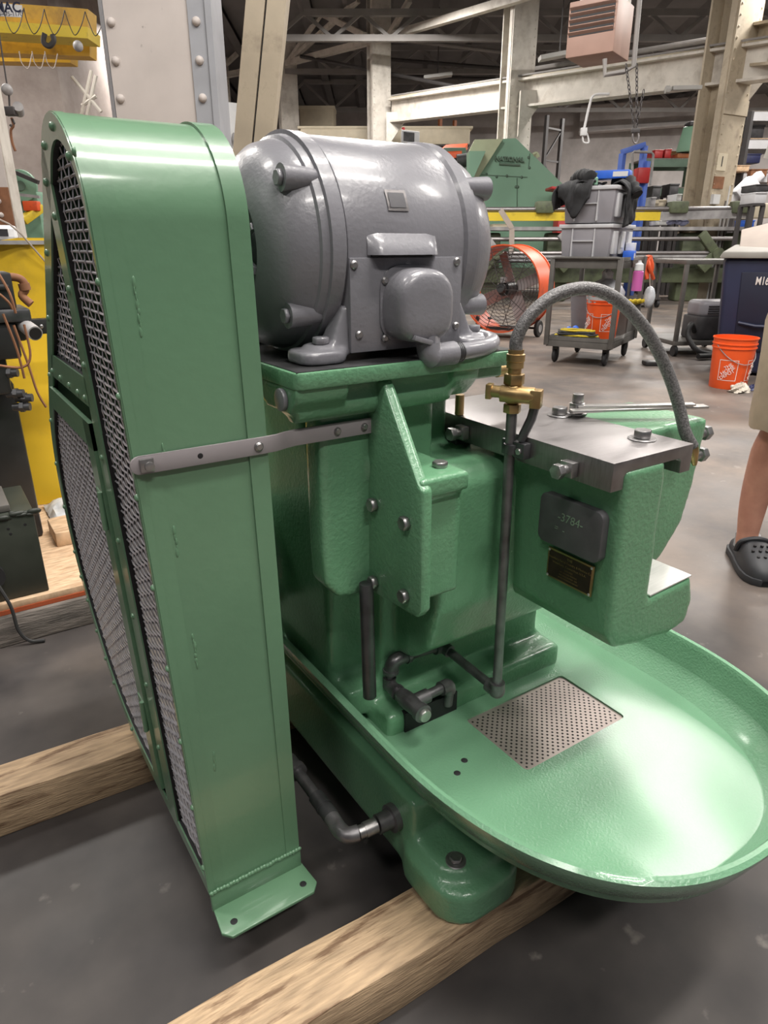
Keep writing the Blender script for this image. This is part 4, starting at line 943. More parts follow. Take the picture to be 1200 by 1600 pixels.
for k in range(40): tp.sphere((-.25+k*.0103, 1.888+rn.uniform(-.003, .003), .349+rn.uniform(-.006, .006)), rn.uniform(.008, .022), .006, rn.uniform(.004, .010), 6, 4)
tag(tp.build('tape_edge', 'dark_olive', gbx, 60), kind='stuff')
for (x, z) in ((.085, .315), (.088, .300), (.125, .318)): bolt(gbx, (x, 1.885, z), (0, -1, 0), .004, .0005, m='inner_black', name='bolt_hole', kind='round')
MB().box(-.9, .10, 1.90, 2.08, .356, .375).build('lid', 'cart_grey', gbx, bevel=.003); MB().cyl((.02, 1.86, .20), (.02, 1.885, .20), .035, n=18).build('port', 'black_paint', gbx)
MB().tube(spline([(.03, 1.86, .19), (.05, 1.84, .12), (.055, 1.835, .05), (.075, 1.83, .012), (.11, 1.82, .006)], 6), .0045, 7).build('drain_hose', 'cord_black', gbx)
# ================================================================== shop floor beyond the press
rn = random.Random(11)
# ---- orange drum fan
fan = bg('drum_fan', 'large orange drum fan with wire guard on two wheels', 'fan', 1.42, 8.15, -.62)
FR, FL, FZ = .46, .40, .53
d_ = MB(); d_.lathe([(-FL/2, FR), (-FL/2, FR+.014), (-FL/2+.02, FR+.014), (-FL/2+.02, FR+.004), (FL/2-.02, FR+.004), (FL/2-.02, FR+.014), (FL/2, FR+.014), (FL/2, FR), (-FL/2, FR)], (0, 0, FZ), (0, 1, 0), 48, cap=False); d_.build('drum', 'fan_orange', fan, 40)
for y in (-FL/2-.005, FL/2+.005):
    g_ = MB()
    for k in range(1, 13): rr = FR*k/12.5; g_.tube([(rr*math.cos(a), y, FZ+rr*math.sin(a)) for a in [2*PI*i/28 for i in range(28)]], .0028, 4, closed=True)
    for k in range(10): a = 2*PI*k/10; g_.cyl((.06*math.cos(a), y-.004, FZ+.06*math.sin(a)), (FR*math.cos(a), y-.004, FZ+FR*math.sin(a)), .004, n=5)
    tag(g_.build('wire_guard', 'rack_dark', fan), kind='stuff')
MB().cyl((0, -.12, FZ), (0, .10, FZ), .075, n=20).build('motor', 'black_paint', fan); MB().cyl((0, -.20, FZ+.02), (0, -.12, FZ), .05, n=20).build('motor_hub', 'black_paint', fan); MB().box(-.03, .03, -.16, -.10, FZ+.07, FZ+.13).build('junction_box', 'clutter_grey', fan, bevel=.004)
for k in range(4):
    a = 2*PI*k/4+.4; u = Vector((math.cos(a), 0, math.sin(a))); v_ = Vector((-math.sin(a), 0, math.cos(a)))
    MB().obox(Vector((0, .13, FZ))+u*.23, u, (v_+Vector((0, .6, 0))).normalized(), (u.cross(v_+Vector((0, .6, 0)))).normalized(), .18, .075, .003).build('blade', 'clutter_grey', fan)
for s_ in (-1, 1):
    MB().beam((s_*.30, -.14, .22), (s_*.30, -.14, .09), .03, .03).build('leg', 'black_paint', fan)
    wh = MB(); wh.lathe([(-.022, .085), (-.012, .095), (.012, .095), (.022, .085), (.022, .03), (-.022, .03), (-.022, .085)], (s_*.32+.02, .15, .096), (1, 0, 0), 24, cap=False); w_ = wh.build('wheel', 'rubber', fan); MB().cyl((s_*.32, .15, .096), (s_*.32+.045, .15, .096), .045, n=16).build('wheel_hub', 'clutter_grey', w_)
MB().cyl((-.32, .15, .096), (.34, .15, .096), .012, n=8).build('axle', 'black_paint', fan); MB().beam((-.3, -.14, .10), (.3, -.14, .10), .03, .03).build('stand_bar', 'black_paint', fan)

# ---- service cart
cart = bg('service_cart', 'dark grey two-shelf steel service cart carrying stacked totes', 'cart', 1.94, 6.48, -.55)
CW, CD = .285, .45    # half width, half depth
for z, nm in ((.20, 'lower_shelf'), (.86, 'upper_shelf')):
    b = MB(); b.box(-CW, CW, -CD, CD, z, z+.012)
    for (x0, x1, y0, y1) in ((-CW, CW, -CD, -CD+.012), (-CW, CW, CD-.012, CD), (-CW, -CW+.012, -CD, CD), (CW-.012, CW, -CD, CD)): b.box(x0, x1, y0, y1, z-.05, z+.04)
    b.build(nm, 'cart_grey', cart, bevel=.003)
for sx in (-1, 1):
    for sy in (-1, 1):
        MB().box(sx*CW-.02, sx*CW+.02, sy*CD-.02, sy*CD+.02, .16, .90).build('post', 'cart_grey', cart, bevel=.004)
        x, y = sx*(CW-.06), sy*(CD-.10); w1 = MB().lathe([(-.018, .05), (-.010, .06), (.010, .06), (.018, .05)], (x, y, .061), (1, 0, .0), 18); w1.build('caster_wheel', 'rubber', cart); MB().box(x-.026, x+.026, y-.02, y+.03, .07, .15).build('caster_fork', 'black_paint', cart, bevel=.004)
MB().tube([(-CW, -CD-.012, .89), (-CW+.03, -CD-.012, .895), (CW-.03, -CD-.012, .895), (CW, -CD-.012, .89)], .012, 8).build('handle', 'cart_grey', cart)
def on(root, name, label, cat, x, y, z, rz=0, group=None):
    m_ = Matrix.Rotation(root.rotation_euler.z, 3, 'Z'); p = Vector(root.location)+m_ @ Vector((x, y, z)); return thing(name, label, cat, p, root.rotation_euler.z+rz, group)
def tote(label, x, y, z):
    t = on(cart, 'storage_tote', label, 'tote', x, y, z, -.06, 'grey totes stacked on the cart'); H_ = .285
    b = MB(); b.add([(sx*(.20+.02*k), sy*(.29+.02*k), k*H_) for k in (0, 1) for (sx, sy) in ((-1, -1), (1, -1), (1, 1), (-1, 1))], [(3, 2, 1, 0), (4, 5, 6, 7), (0, 1, 5, 4), (1, 2, 6, 5), (2, 3, 7, 6), (3, 0, 4, 7)]); b.build('body', 'tote_grey', t, bevel=.012)
    MB().box(-.232, .232, -.322, .322, H_-.03, H_).build('rim', 'tote_light', t, bevel=.005)
    for x0 in (-.11, .08): MB().box(x0-.004, x0+.004, -.318, -.29, .02, .25).build('rib', 'tote_light', t, 0)
    MB().box(-.11, .08, -.316, -.295, .15, .158).build('rib', 'tote_light', t, 0)
    for y in (-.2, 0, .2): MB().box(.205, .232, y-.05, y+.05, .05, .23).build('side_panel', 'tote_light', t, bevel=.006)
    MB().box(.231, .236, -.06, .0, .10, .19).build('paper_label', 'plastic_white', t, 0)
    return t
tote('lower grey plastic tote standing on the cart top', -.03, -.08, .874); tote('upper grey plastic tote with the black jacket over it', -.03, -.08, 1.163)
# jacket draped over the upper tote
jk = on(cart, 'jacket', 'black jacket draped over the upper tote', 'jacket', -.03, -.08, 1.45, -.06)
def drape(name, top, edge, w0, w1, hang, fold, n=(22, 26), seed=1):
    """cloth lying on the tote top and falling over an edge; edge: function (s, out, down) -> point"""
    q = random.Random(seed); b = MB(); nu, nv = n; vj = []; ph = [q.uniform(0, 6) for _ in range(4)]
    for j in range(nv+1):
        for i in range(nu+1):
            s_ = w0+(w1-w0)*i/nu; t_ = j/nv*(top+hang(i/nu)); wr = fold*(math.sin(s_*38+ph[0])+.6*math.sin(s_*71+t_*14+ph[1])+.5*math.sin(t_*33+ph[2]))
            if t_ < top: vj.append(edge(s_, -(top-t_), .018+wr+.02*math.sin(t_*20+ph[3])))
            else: dn = t_-top; vj.append(edge(s_, .02+abs(wr)*1.5+min(.03, dn*.6), .018-dn))
    b.add(vj, [(j*(nu+1)+i, j*(nu+1)+i+1, (j+1)*(nu+1)+i+1, (j+1)*(nu+1)+i) for j in range(nv) for i in range(nu)])
    o = b.build(name, 'jacket', jk, 80); md = o.modifiers.new('t', 'SOLIDIFY'); md.thickness = .012; return o
drape('body', .34, lambda s_, o, z: (s_, -.325-o, z), -.24, .03, lambda u: .10+.17*math.exp(-((u-.55)/.28)**2), .010)
drape('left_panel', .22, lambda s_, o, z: (-.235-o, s_, z), -.34, .10, lambda u: .20-.10*u, .010, seed=2)
drape('right_panel', .20, lambda s_, o, z: (.235+o, s_, z), -.24, .06, lambda u: .34-.06*u, .009, seed=3)
sl = MB(); sl.tube(spline([(-.20, -.10, .05), (-.13, -.18, .08), (-.07, -.24, .07), (-.01, -.29, .05)], 5), .05, 12, rs=[.055+.012*math.sin(k*1.9) for k in range(16)]); sl.build('sleeve', 'jacket', jk, 80)
sl = MB(); sl.tube(spline([(.10, .0, .03), (.22, -.06, .05), (.29, -.10, -.01), (.34, -.13, -.07)], 5), .04, 12, rs=[.045+.010*math.sin(k*2.1) for k in range(16)]); sl.build('sleeve', 'jacket', jk, 80)
# boxes on top
t = on(cart, 'cardboard_box', 'flat blue glove box on top of the black jacket', 'box', .05, -.12, 1.512, .1); MB().box(-.15, .15, -.09, .09, 0, .062).build('body', 'blue_box', t, bevel=.003); MB().box(.02, .14, -.092, -.0905, .012, .05).build('printed_panel', 'plastic_white', t, 0)
t = on(cart, 'spray_bottle', 'green bottle lying between the jacket and the glove box', 'bottle', -.03, -.32, 1.46, 0); MB().lathe([(0, .022), (.05, .022), (.06, .01), (.075, .01)], n=14).build('body', 'machine_mint', t); MB().cyl((0, 0, .075), (0, 0, .09), .013, n=12).build('cap', 'rack_green', t)
t = on(cart, 'cardboard_box', 'small blue box at the right end of the cart top', 'box', .24, .02, .874, .15); MB().box(-.045, .045, -.13, .13, 0, .075).build('body', 'blue_box', t, bevel=.003); MB().box(.0455, .047, -.10, .02, .015, .055).build('printed_panel', 'plastic_white', t, 0); MB().box(-.04, .04, .0, .12, .076, .14).build('white_pack', 'plastic_white', t, bevel=.003)
t = on(cart, 'spray_bottle', 'clear bottle of pink liquid hanging on the cart side', 'bottle', .345, -.02, .62, 0); MB().lathe([(0, .045), (.16, .045), (.17, .03)], n=16).build('body', 'pink_liquid', t); MB().lathe([(.17, .04), (.22, .036), (.235, .015), (.25, .014)], n=16).build('neck', 'plastic_white', t)
t = on(cart, 'red_rag', 'red rag knotted on the rear post of the cart', 'rag', .32, .50, .80, 0); g_ = MB(); 
for k in range(6): g_.tube(spline([(rn.uniform(-.03, .03), rn.uniform(-.03, .03), .10), (rn.uniform(-.04, .04), rn.uniform(-.04, .04), .0), (rn.uniform(-.04, .05), rn.uniform(-.04, .04), -.10)], 4), .018, 7)
g_.build('cloth', 'fan_orange', t); MB().sphere((.05, -.05, -.26), .055, .04, .10, 12, 8).build('swatter', 'plastic_bag', t); MB().cyl((.02, -.02, -.05), (.05, -.05, -.20), .005, n=6).build('stick', 'lid_tan', t)
# things on the lower shelf
def bucket(label, root_loc, rz, handle=True):
    t = thing('plastic_bucket', label, 'bucket', root_loc, rz, 'orange buckets')
    b = MB(); b.lathe([(0, .128), (.004, .130), (.29, .146), (.292, .153), (.300, .153), (.302, .147), (.318, .1475), (.320, .154), (.328, .154), (.330, .148), (.358, .150), (.360, .156), (.368, .156), (.368, .147), (.02, .125), (.02, .001)], n=44, cap=False); b.lathe([(0, .128), (0, .001)], n=44, cap=False); b.build('body', 'bucket_orange', t, 40)
    def on_wall(name, body, size, a, z, tilt, m='white_print'):
        rr = .130+.016*z/.29+.0012; n_ = Vector((math.cos(a), math.sin(a), 0)); tx = Vector((-math.sin(a), math.cos(a), 0)); ty = UPV
        x2 = tx*math.cos(tilt)+ty*math.sin(tilt); y2 = -tx*math.sin(tilt)+ty*math.cos(tilt); return text(name, body, size, m, t, n_*rr+UPV*z, x2, y2, .0012)
    for a in (math.radians(-118), math.radians(-35)):
        n_ = Vector((math.cos(a), math.sin(a), 0)); fr3 = MB(); hw, hh = .065, .075
        for (dx0, dx1, dz0, dz1) in ((-hw, hw, hh-.004, hh), (-hw, hw, -hh, -hh+.004), (-hw, -hw+.004, -hh, hh), (hw-.004, hw, -hh, hh)):
            sg_ = 8; vs = []
            for k in range(sg_+1):
                x = dx0+(dx1-dx0)*k/sg_; aa = a+x/.14
                for z in (.14+dz0, .14+dz1): rr = .130+.016*z/.29+.0008; vs.append((rr*math.cos(aa), rr*math.sin(aa), z))
            fr3.add(vs, [(2*k, 2*k+1, 2*k+3, 2*k+2) for k in range(sg_)])
        fr3.build('logo_frame', 'white_print', t, 0)
        for i_, (wd, s_) in enumerate((('THE', .032), ('HOME', .036), ('DEPOT', .034))):
            o = (1-i_)*.030; on_wall('logo_lettering', wd, s_, a+(-.0*o)/.14, .14+o*1.0, .62)
    if handle: MB().tube(spline([(.150*math.cos(a), .150*math.sin(a), .315-.13*math.sin((a-a0h)/(PI)*PI)) for a0h in (math.radians(-160),) for a in [a0h+PI*k/12 for k in range(13)]], 3), .003, 6).build('bail', 'clutter_grey', t); 
    return t
m_ = Matrix.Rotation(cart.rotation_euler.z, 3, 'Z')
bucket('orange bucket with white print on the lower shelf of the cart', Vector(cart.location)+m_ @ Vector((.10, -.10, .212)), cart.rotation_euler.z-.35)
t = on(cart, 'plastic_bag', 'full clear plastic bag standing in the orange bucket', 'bag', .10, -.10, .44, 0); b = MB(); b.lathe([(0, .10), (.08, .15), (.17, .165), (.24, .12), (.28, .04), (.33, .05), (.36, .02)], n=22); b.v = [(x+rn.uniform(-.008, .008), y+rn.uniform(-.008, .008), z) for x, y, z in b.v]; b.build('body', 'plastic_bag', t, 70)
t = on(cart, 'waste_bin', 'grey waste bin behind the bucket on the cart', 'bin', -.13, .235, .212, 0); MB().add([(sx*(.10+.03*k), sy*(.15+.03*k), k*.36) for k in (0, 1) for (sx, sy) in ((-1, -1), (1, -1), (1, 1), (-1, 1))], [(3, 2, 1, 0), (4, 5, 6, 7), (0, 1, 5, 4), (1, 2, 6, 5), (2, 3, 7, 6), (3, 0, 4, 7)]).build('body', 'tote_grey', t, bevel=.01); MB().box(-.135, .135, -.185, .185, .345, .365).build('rim', 'tote_grey', t, bevel=.004)
t = on(cart, 'extension_cord', 'coiled black and yellow cords at the front of the lower shelf', 'cord', -.05, -.345, .212, 0)
for k in range(7):
    pts = [(.21*math.cos(a)*(1-.05*k)+rn.uniform(-.015, .015), .07*math.sin(a)+rn.uniform(-.01, .01), .012+.011*k+rn.uniform(-.004, .004)) for a in [2*PI*i/16 for i in range(16)]]; MB().tube(pts, .009, 6, closed=True).build('cord_loop', 'glove_yellow' if k in (2, 6) else 'cord_black', t)
t = on(cart, 'blue_glove', 'crumpled blue glove behind the coiled cords', 'glove', -.13, -.22, .212, 0); b = MB()
for k in range(6): b.sphere((rn.uniform(-.05, .05), rn.uniform(-.03, .03), .02+k*.012), .03, .025, .025, 10, 7)
b.build('cloth', 'blue_box', t, 60)
t = on(cart, 'open_crate', 'dark crate with yellow gloves at the rear of the lower shelf', 'crate', .15, .28, .212, 0); 
for (x0, x1, y0, y1) in ((-.12, .12, -.13, -.12), (-.12, .12, .12, .13), (-.12, -.11, -.13, .13), (.11, .12, -.13, .13)): MB().box(x0, x1, y0, y1, 0, .27).build('side', 'cart_grey', t, 0)
b = MB()
for k in range(5): b.tube([(-.02+k*.03, -.07+k*.04, .27), (.05+k*.035, -.02+k*.045, .30), (.07+k*.03, .02+k*.04, .285)], .018, 7)
b.build('gloves', 'glove_yellow', t)

# ---- orange bucket, rags, navy bin with lid
bp_ = at(1136, 605, 5.12); bucket('orange bucket with white print standing on the floor beside the navy bin', (bp_.x, bp_.y, 0), -YAW-.1)
def crumple(p, rx, ry, h, seed):
    q = random.Random(seed); b = MB(); nu, nv = 22, 9; vs = []
    for j_ in range(nv+1):
        for i_ in range(nu): a = 2*PI*i_/nu; f = math.sin(PI/2*j_/nv); k = 1+.28*math.sin(a*5+j_*1.7)*q.uniform(.4, 1); vs.append((p.x+rx*f*k*math.cos(a), p.y+ry*f*k*math.sin(a), max(.002, h*math.cos(PI/2*j_/nv)*(1+.3*math.sin(a*4+j_)*q.uniform(0, 1)))))
    b.add(vs, [(j_*nu+i_, j_*nu+(i_+1) % nu, (j_+1)*nu+(i_+1) % nu, (j_+1)*nu+i_) for j_ in range(nv) for i_ in range(nu)]); return b
one(crumple(at(1157, 603, 4.93), .085, .06, .06, 4), 'rag', 'rag_white', 'crumpled pale rag on the floor beside the orange bucket', 'rag', smooth=35)
one(crumple(at(1176, 604, 5.0), .06, .04, .035, 9), 'rag', 'bag_navy', 'small dark blue rag on the floor in front of the navy bin', 'rag', smooth=35)
bn = bg('trash_bin', 'navy blue wheeled bin with number M1655 and pale lid', 'bin', 3.14, 5.80, -.42)
HB = .90
b = MB(); b.add([(x*(.30+.075*k), y*(.27+.06*k), .02+k*(HB-.02)) for k in (0, 1) for (x, y) in ((-1, -1), (1, -1), (1, 1), (-1, 1))], [(3, 2, 1, 0), (4, 5, 6, 7), (0, 1, 5, 4), (1, 2, 6, 5), (2, 3, 7, 6), (3, 0, 4, 7)]); b.build('body', 'bin_navy', bn, bevel=.03, seg=3)
fp = MB(); fp.add([(-.20, -.287, .20), (.24, -.287, .20), (.30, -.327, .80), (-.24, -.327, .80), (-.20, -.297, .20), (.24, -.297, .20), (.30, -.337, .80), (-.24, -.337, .80)], [(0, 1, 2, 3), (4, 7, 6, 5), (0, 4, 5, 1), (1, 5, 6, 2), (2, 6, 7, 3), (3, 7, 4, 0)]); fpo = fp.build('front_panel', 'bin_inner', bn, bevel=.004)
text('bin_number', 'M1655', .085, 'white_print', fpo, (-.135, -.3385, .735), (1, 0, 0), (0, -.066, 1), .001, align='LEFT', bold=.001).scale.x = .62
MB().tube([(-.20, -.315, .42), (-.08, -.335, .40), (.10, -.335, .40), (.24, -.315, .42)], .012, 8).build('grab_bar', 'bin_navy', bn)
MB().add([(-.41, -.37, HB), (.41, -.37, HB), (.41, .36, HB), (-.41, .36, HB), (-.40, -.36, HB+.05), (.40, -.36, HB+.05), (.36, .34, HB+.10), (-.30, .34, HB+.10)], [(3, 2, 1, 0), (4, 5, 6, 7), (0, 1, 5, 4), (1, 2, 6, 5), (2, 3, 7, 6), (3, 0, 4, 7)]).build('lid', 'lid_grey', bn, bevel=.012)
MB().obox((.06, .22, HB+.19), Vector((1, .0, .25)).normalized(), Vector((0, 1, .5)).normalized(), Vector((-.25, -.5, 1)).normalized(), .34, .22, .018).build('flap', 'lid_tan', bn, bevel=.01)
for s_ in (-1, 1): MB().cyl((s_*.26, .20, .10), (s_*.32, .20, .10), .10, n=20).build('wheel', 'rubber', bn)

# ---- second cart with vacuum
t = bg('utility_trolley', 'grey steel trolley frame half hidden behind the navy bin', 'cart', 3.05, 6.95, .1)
for sx in (-.30, .35):
    for sy in (-.3, .3): MB().box(sx-.018, sx+.018, sy-.018, sy+.018, .10, .87).build('post', 'cart_grey', t, bevel=.003); MB().cyl((sx-.015, sy, .05), (sx+.015, sy, .05), .05, n=16).build('caster_wheel', 'rubber', t)
MB().box(-.32, .37, -.32, .32, .83, .87).build('top_shelf', 'cart_grey', t, bevel=.004); MB().box(-.32, .37, -.32, .32, .10, .14).build('bottom_shelf', 'cart_grey', t, bevel=.004)
v = on(t, 'vacuum_cleaner', 'grey and black shop vacuum with ribbed vents on the trolley', 'vacuum', .12, -.10, .14, 0)
MB().prism(rrect(-.19, .22, -.15, .2, .08), 0, .22, 'z').build('tank', 'clutter_dark', v, bevel=.02); b = MB(); b.prism(rrect(-.17, .20, -.13, .18, .07), .21, .36, 'z'); b.build('motor_head', 'tote_grey', v, bevel=.04, seg=3)
for k in range(4): MB().box(-.10, .12, -.138, -.128, .24+k*.022, .25+k*.022).build('vent', 'inner_black', v, 0)
MB().tube(spline([(-.19, -.10, .08), (-.30, -.22, .16), (-.36, -.30, .06), (-.30, -.40, -.06), (-.15, -.42, -.10), (-.33, -.48, -.10)], 6), .024, 10).build('hose', 'rubber', v)
one(MB().obox(floor_pos(2.42, 6.1, .02), RT, FH, UPV, .11, .06, .018), 'floor_tool', 'black_paint', 'black vacuum floor tool lying left of the trolley', 'tool', bevel=.01)

# ---- small dolly
t = bg('furniture_dolly', 'small low dolly with casters in front of the bar feeder', 'dolly', 4.35, 12.2, .1)
MB().box(-.32, .32, -.22, .22, .12, .16).build('deck', 'rack_dark', t, bevel=.01)
for sx in (-1, 1):
    MB().cyl((sx*.26, -.2, .14), (sx*.26, -.2, .75), .025, n=10).build('post', 'rack_dark', t)
    for sy in (-1, 1): MB().cyl((sx*.28-.02, sy*.18, .06), (sx*.28+.02, sy*.18, .06), .06, n=14).build('caster_wheel', 'rubber', t)

# ---- long bar feeder
def lp(px, py, d): return at(px, py, d)
p = at(950, 450, 13.4); bf = thing('bar_feeder', 'long olive bar feeder with yellow rail and flat steel table', 'machine', (p.x, p.y, 0), -YAW); o_ = Vector((p.dot(RT), p.dot(FH)))
def F(px, py, d=13.4): q = at(px, py, d); return Vector((q.dot(RT)-o_.x, q.dot(FH)-o_.y, q.z))
MB().beam(F(640, 339), F(1030, 338), .12, .14).build('yellow_rail', 'safety_yellow', bf, 0); MB().beam(F(1030, 338), F(1165, 334), .12, .14).build('rail', 'clutter_grey', bf, 0)
MB().cyl(F(640, 328), F(1165, 326), .045, n=10).build('guide_tube', 'steel', bf)
tb = MB(); a_, b_ = F(640, 360), F(1185, 355); tb.obox((a_+b_)/2+Vector((0, .25, 0)), (1, 0, 0), (0, 1, 0), UPV, (b_-a_).length/2, .45, .03); tb.build('steel_table', 'clutter_grey', bf, 0)
MB().beam(F(640, 430), F(1150, 430), .2, .26).build('base_beam', 'olive', bf, bevel=.02)
for px in (760, 868, 1075, 1150): q = F(px, 445); MB().box(q.x-.22, q.x+.22, .0, .35, .0, 1.2).build('pedestal', 'olive', bf, bevel=.04)
for px in (750, 870, 1085):
    q = F(px, 365); e = F(px+22, 396); f_ = F(px-2, 420); MB().beam(q-Vector((0, .3, 0)), e-Vector((0, .3, 0)), .12, .16).build('swing_arm', 'clutter_grey' if px < 1000 else 'olive', bf, bevel=.02); MB().beam(e-Vector((0, .3, 0)), f_-Vector((0, .3, 0)), .12, .2).build('swing_arm', 'olive', bf, bevel=.02); MB().cyl(e-Vector((0, .42, 0)), e-Vector((0, .2, 0)), .1, n=14).build('pivot', 'olive', bf)
for (y, m) in ((374, 'steel'), (396, 'steel'), (402, 'clutter_grey'), (408, 'steel_dark')): MB().cyl(F(640, y, 13.1), F(1150, y-1, 13.1), .035, n=8).build('shaft', m, bf)
for px in (850, 1058, 1155): q = F(px, 326); MB().obox(q+Vector((0, -.02, .02)), (1, 0, 0), (0, 1, 0), UPV, .16, .12, .10).build('bearing_block', 'olive', bf, bevel=.03)
q = F(1182, 330); MB().obox(q, (1, 0, 0), (0, 1, 0), UPV, .17, .2, .12).build('control_box', 'cream', bf, bevel=.02); 
for dz in (.04, -.05): MB().obox(q+Vector((.0, -.205, dz)), (1, 0, 0), (0, 1, 0), UPV, .025, .01, .022).build('button', 'black_paint', bf, 0)
b = MB(); b.beam(F(782, 328, 12.9), F(800, 357, 12.9), .09, .015, (0, 1, 0)); b.beam(F(800, 357, 12.9), F(799, 395, 12.9), .09, .015, (0, 1, 0)); b.build('lashing_strap', 'lid_tan', bf, 0)
q = F(1062, 350); b = MB()
for k in range(8): b.sphere(q+Vector((rn.uniform(-.15, .15), .1, rn.uniform(0, .05))), .07, .07, .04, 8, 6)
b.build('blue_rag', 'rag', bf, 60)
# ---- mint machine hood NATIONAL
nt = mk('forging_machine', 'large mint green machine hood with raised lettering and pale stripe', 'machine', 800, 330, 15.2); D = 15.2
def hoodp(pts, d0, d1, name, m, **k):
    a = [at(x, y, d0) for x, y in pts]; b_ = [q+FH*(d1-d0)-RT*.0 for q in a]; n = len(a); return MB().add(a+b_, [tuple(range(n-1, -1, -1)), tuple(range(n, 2*n))]+[(i, (i+1) % n, (i+1) % n+n, i+n) for i in range(n)]).build(name, m, nt, 0, **k)
hd = hoodp([(738, 420), (742, 285), (784, 217), (806, 216), (882, 290), (896, 420)], D, D+1.7, 'hood', 'machine_mint')
hoodp([(733, 420), (733, 236), (759, 236), (737, 284), (742, 292), (742, 420)], D-.35, D+.1, 'side_hood', 'machine_mint')
hoodp([(735, 232), (742, 218), (786, 217), (742, 286), (736, 284), (758, 236), (733, 237)], D-.12, D+.05, 'stripe', 'machine_stripe')
text('raised_lettering', 'NATIONAL', .115, 'rack_green', hd, at(796, 249, D-.03), (RT-UPV*.04).normalized(), UPV, .02, bold=.004)
MB().beam(at(780, 256, D-.02), at(813, 258, D-.02), .03, .03).build('letter_bar', 'rack_green', hd, 0)
for (a_, b_) in (((752, 273), (824, 277)), ((828, 240), (826, 262)), ((808, 278), (808, 325)), ((741, 292), (741, 325))): MB().beam(at(*a_, D-.005), at(*b_, D-.005), .012, .012).build('panel_seam', 'rack_green', hd, 0)
for (x, y) in ((760, 272), (776, 276), (792, 275), (815, 277), (806, 292), (809, 292), (826, 246), (827, 262)): MB().sphere(at(x, y, D), .03, nu=6, nv=4).build('bolt', 'rack_green', hd)
MB().tube(spline([at(833, 242, D), at(838, 240, D), at(841, 246, D)], 3), .04, 6).build('lifting_eye', 'machine_stripe', nt)
t = mk('tool_chest', 'red tool chest with open lid beside the mint hood', 'chest', 884, 330, 14.75); q = at(890, 312, 14.75); MB().obox((q.x, q.y, (q.z-.26)/2), RT, FH, UPV, .24, .22, (q.z-.26)/2).build('base_cabinet', 'tool_red', t, bevel=.02); MB().obox(q, RT, FH, UPV, .24, .25, .26).build('body', 'tool_red', t, bevel=.02); MB().obox(at(873, 297, 14.55), (RT-UPV*.12).normalized(), FH, UPV, .20, .3, .025).build('lid', 'tool_red', t, bevel=.01)
for k in range(3): MB().obox(at(894, 303+k*7, 14.49), RT, FH, UPV, .10, .01, .03).build('drawer', 'rack_dark', t, 0)
t = mk('feed_hopper', 'orange topped hopper box left of the mint hood', 'hopper', 705, 300, 16.0); a = [at(680, 240, 16), at(697, 226, 16.3), at(731, 224, 16.3), at(720, 238, 16)]; MB().add(a+[q-UPV*.1 for q in a], [(0, 1, 2, 3), (7, 6, 5, 4), (0, 4, 5, 1), (1, 5, 6, 2), (2, 6, 7, 3), (3, 7, 4, 0)]).build('orange_lid', 'fan_orange', t, 0); MB().obox(at(708, 262, 16.3), RT, FH, UPV, .24, .25, .36).build('body', 'rack_green', t, bevel=.03); q = at(708, 275, 16.3); MB().obox((q.x, q.y, q.z/2), RT, FH, UPV, .2, .2, q.z/2).build('pedestal', 'rack_green', t, bevel=.02)
MB().cyl(at(714, 252, 15.9), at(730, 250, 15.9), .13, n=16).build('drive_motor', 'clutter_dark', t)
t = mk('control_console', 'white machine console with red warning lamp above the motor', 'console', 641, 300, 17); MB().obox(at(641, 216, 17), (RT+UPV*-.1).normalized(), FH, UPV, .2, .15, .13).build('head', 'tote_light', t, bevel=.02); MB().obox(at(639, 214, 16.85), (RT+UPV*-.1).normalized(), FH, UPV, .12, .01, .09).build('screen', 'clutter_dark', t, 0); MB().cyl(at(631, 208, 17), at(630, 199, 17), .035, n=10).build('lamp', 'tool_red', t); q = at(641, 222, 17); MB().cyl((q.x, q.y, 0), q, .06, n=10).build('post', 'tote_light', t)

# ---- unit heater
hp_ = at(935, 48, 12); ht = thing('unit_heater', 'dusty pink unit heater hanging from the roof', 'heater', hp_, -YAW-.62)
MB().box(-.36, .36, -.30, .42, -.36, .34).build('casing', 'pink_heater', ht, bevel=.015)
MB().box(-.33, .33, -.305, -.25, -.10, .27).build('grille_opening', 'inner_black', ht, 0)
for k in range(5): MB().obox((0, -.315, -.07+k*.078), (1, 0, 0), (0, .8, -.6), (0, .6, .8), .335, .035, .006).build('louvre', 'pink_heater', ht, 0)
for k in range(12): MB().cyl((-.30+k*.055, -.27, -.10), (-.30+k*.055, -.27, .27), .012, n=6).build('fin', 'clutter_grey', ht)
MB().box(-.25, .33, -.2, .35, .34, .52).build('plenum', 'white_steel', ht, bevel=.01)
for sx in (-.3, .3): MB().cyl((sx, .1, .34), (sx, .1, 3.2), .015, n=6).build('hanger_rod', 'rack_dark', ht)
gp = MB(); gp.tube([at(1003, -40, 11.6), at(990, 104, 11.6), at(975, 112, 11.6), at(945, 117, 11.6), at(945, 92, 11.6)], .035, 8); one(gp, 'gas_pipe', 'truss_grey', 'grey gas pipe dropping beside the heater', 'pipe')
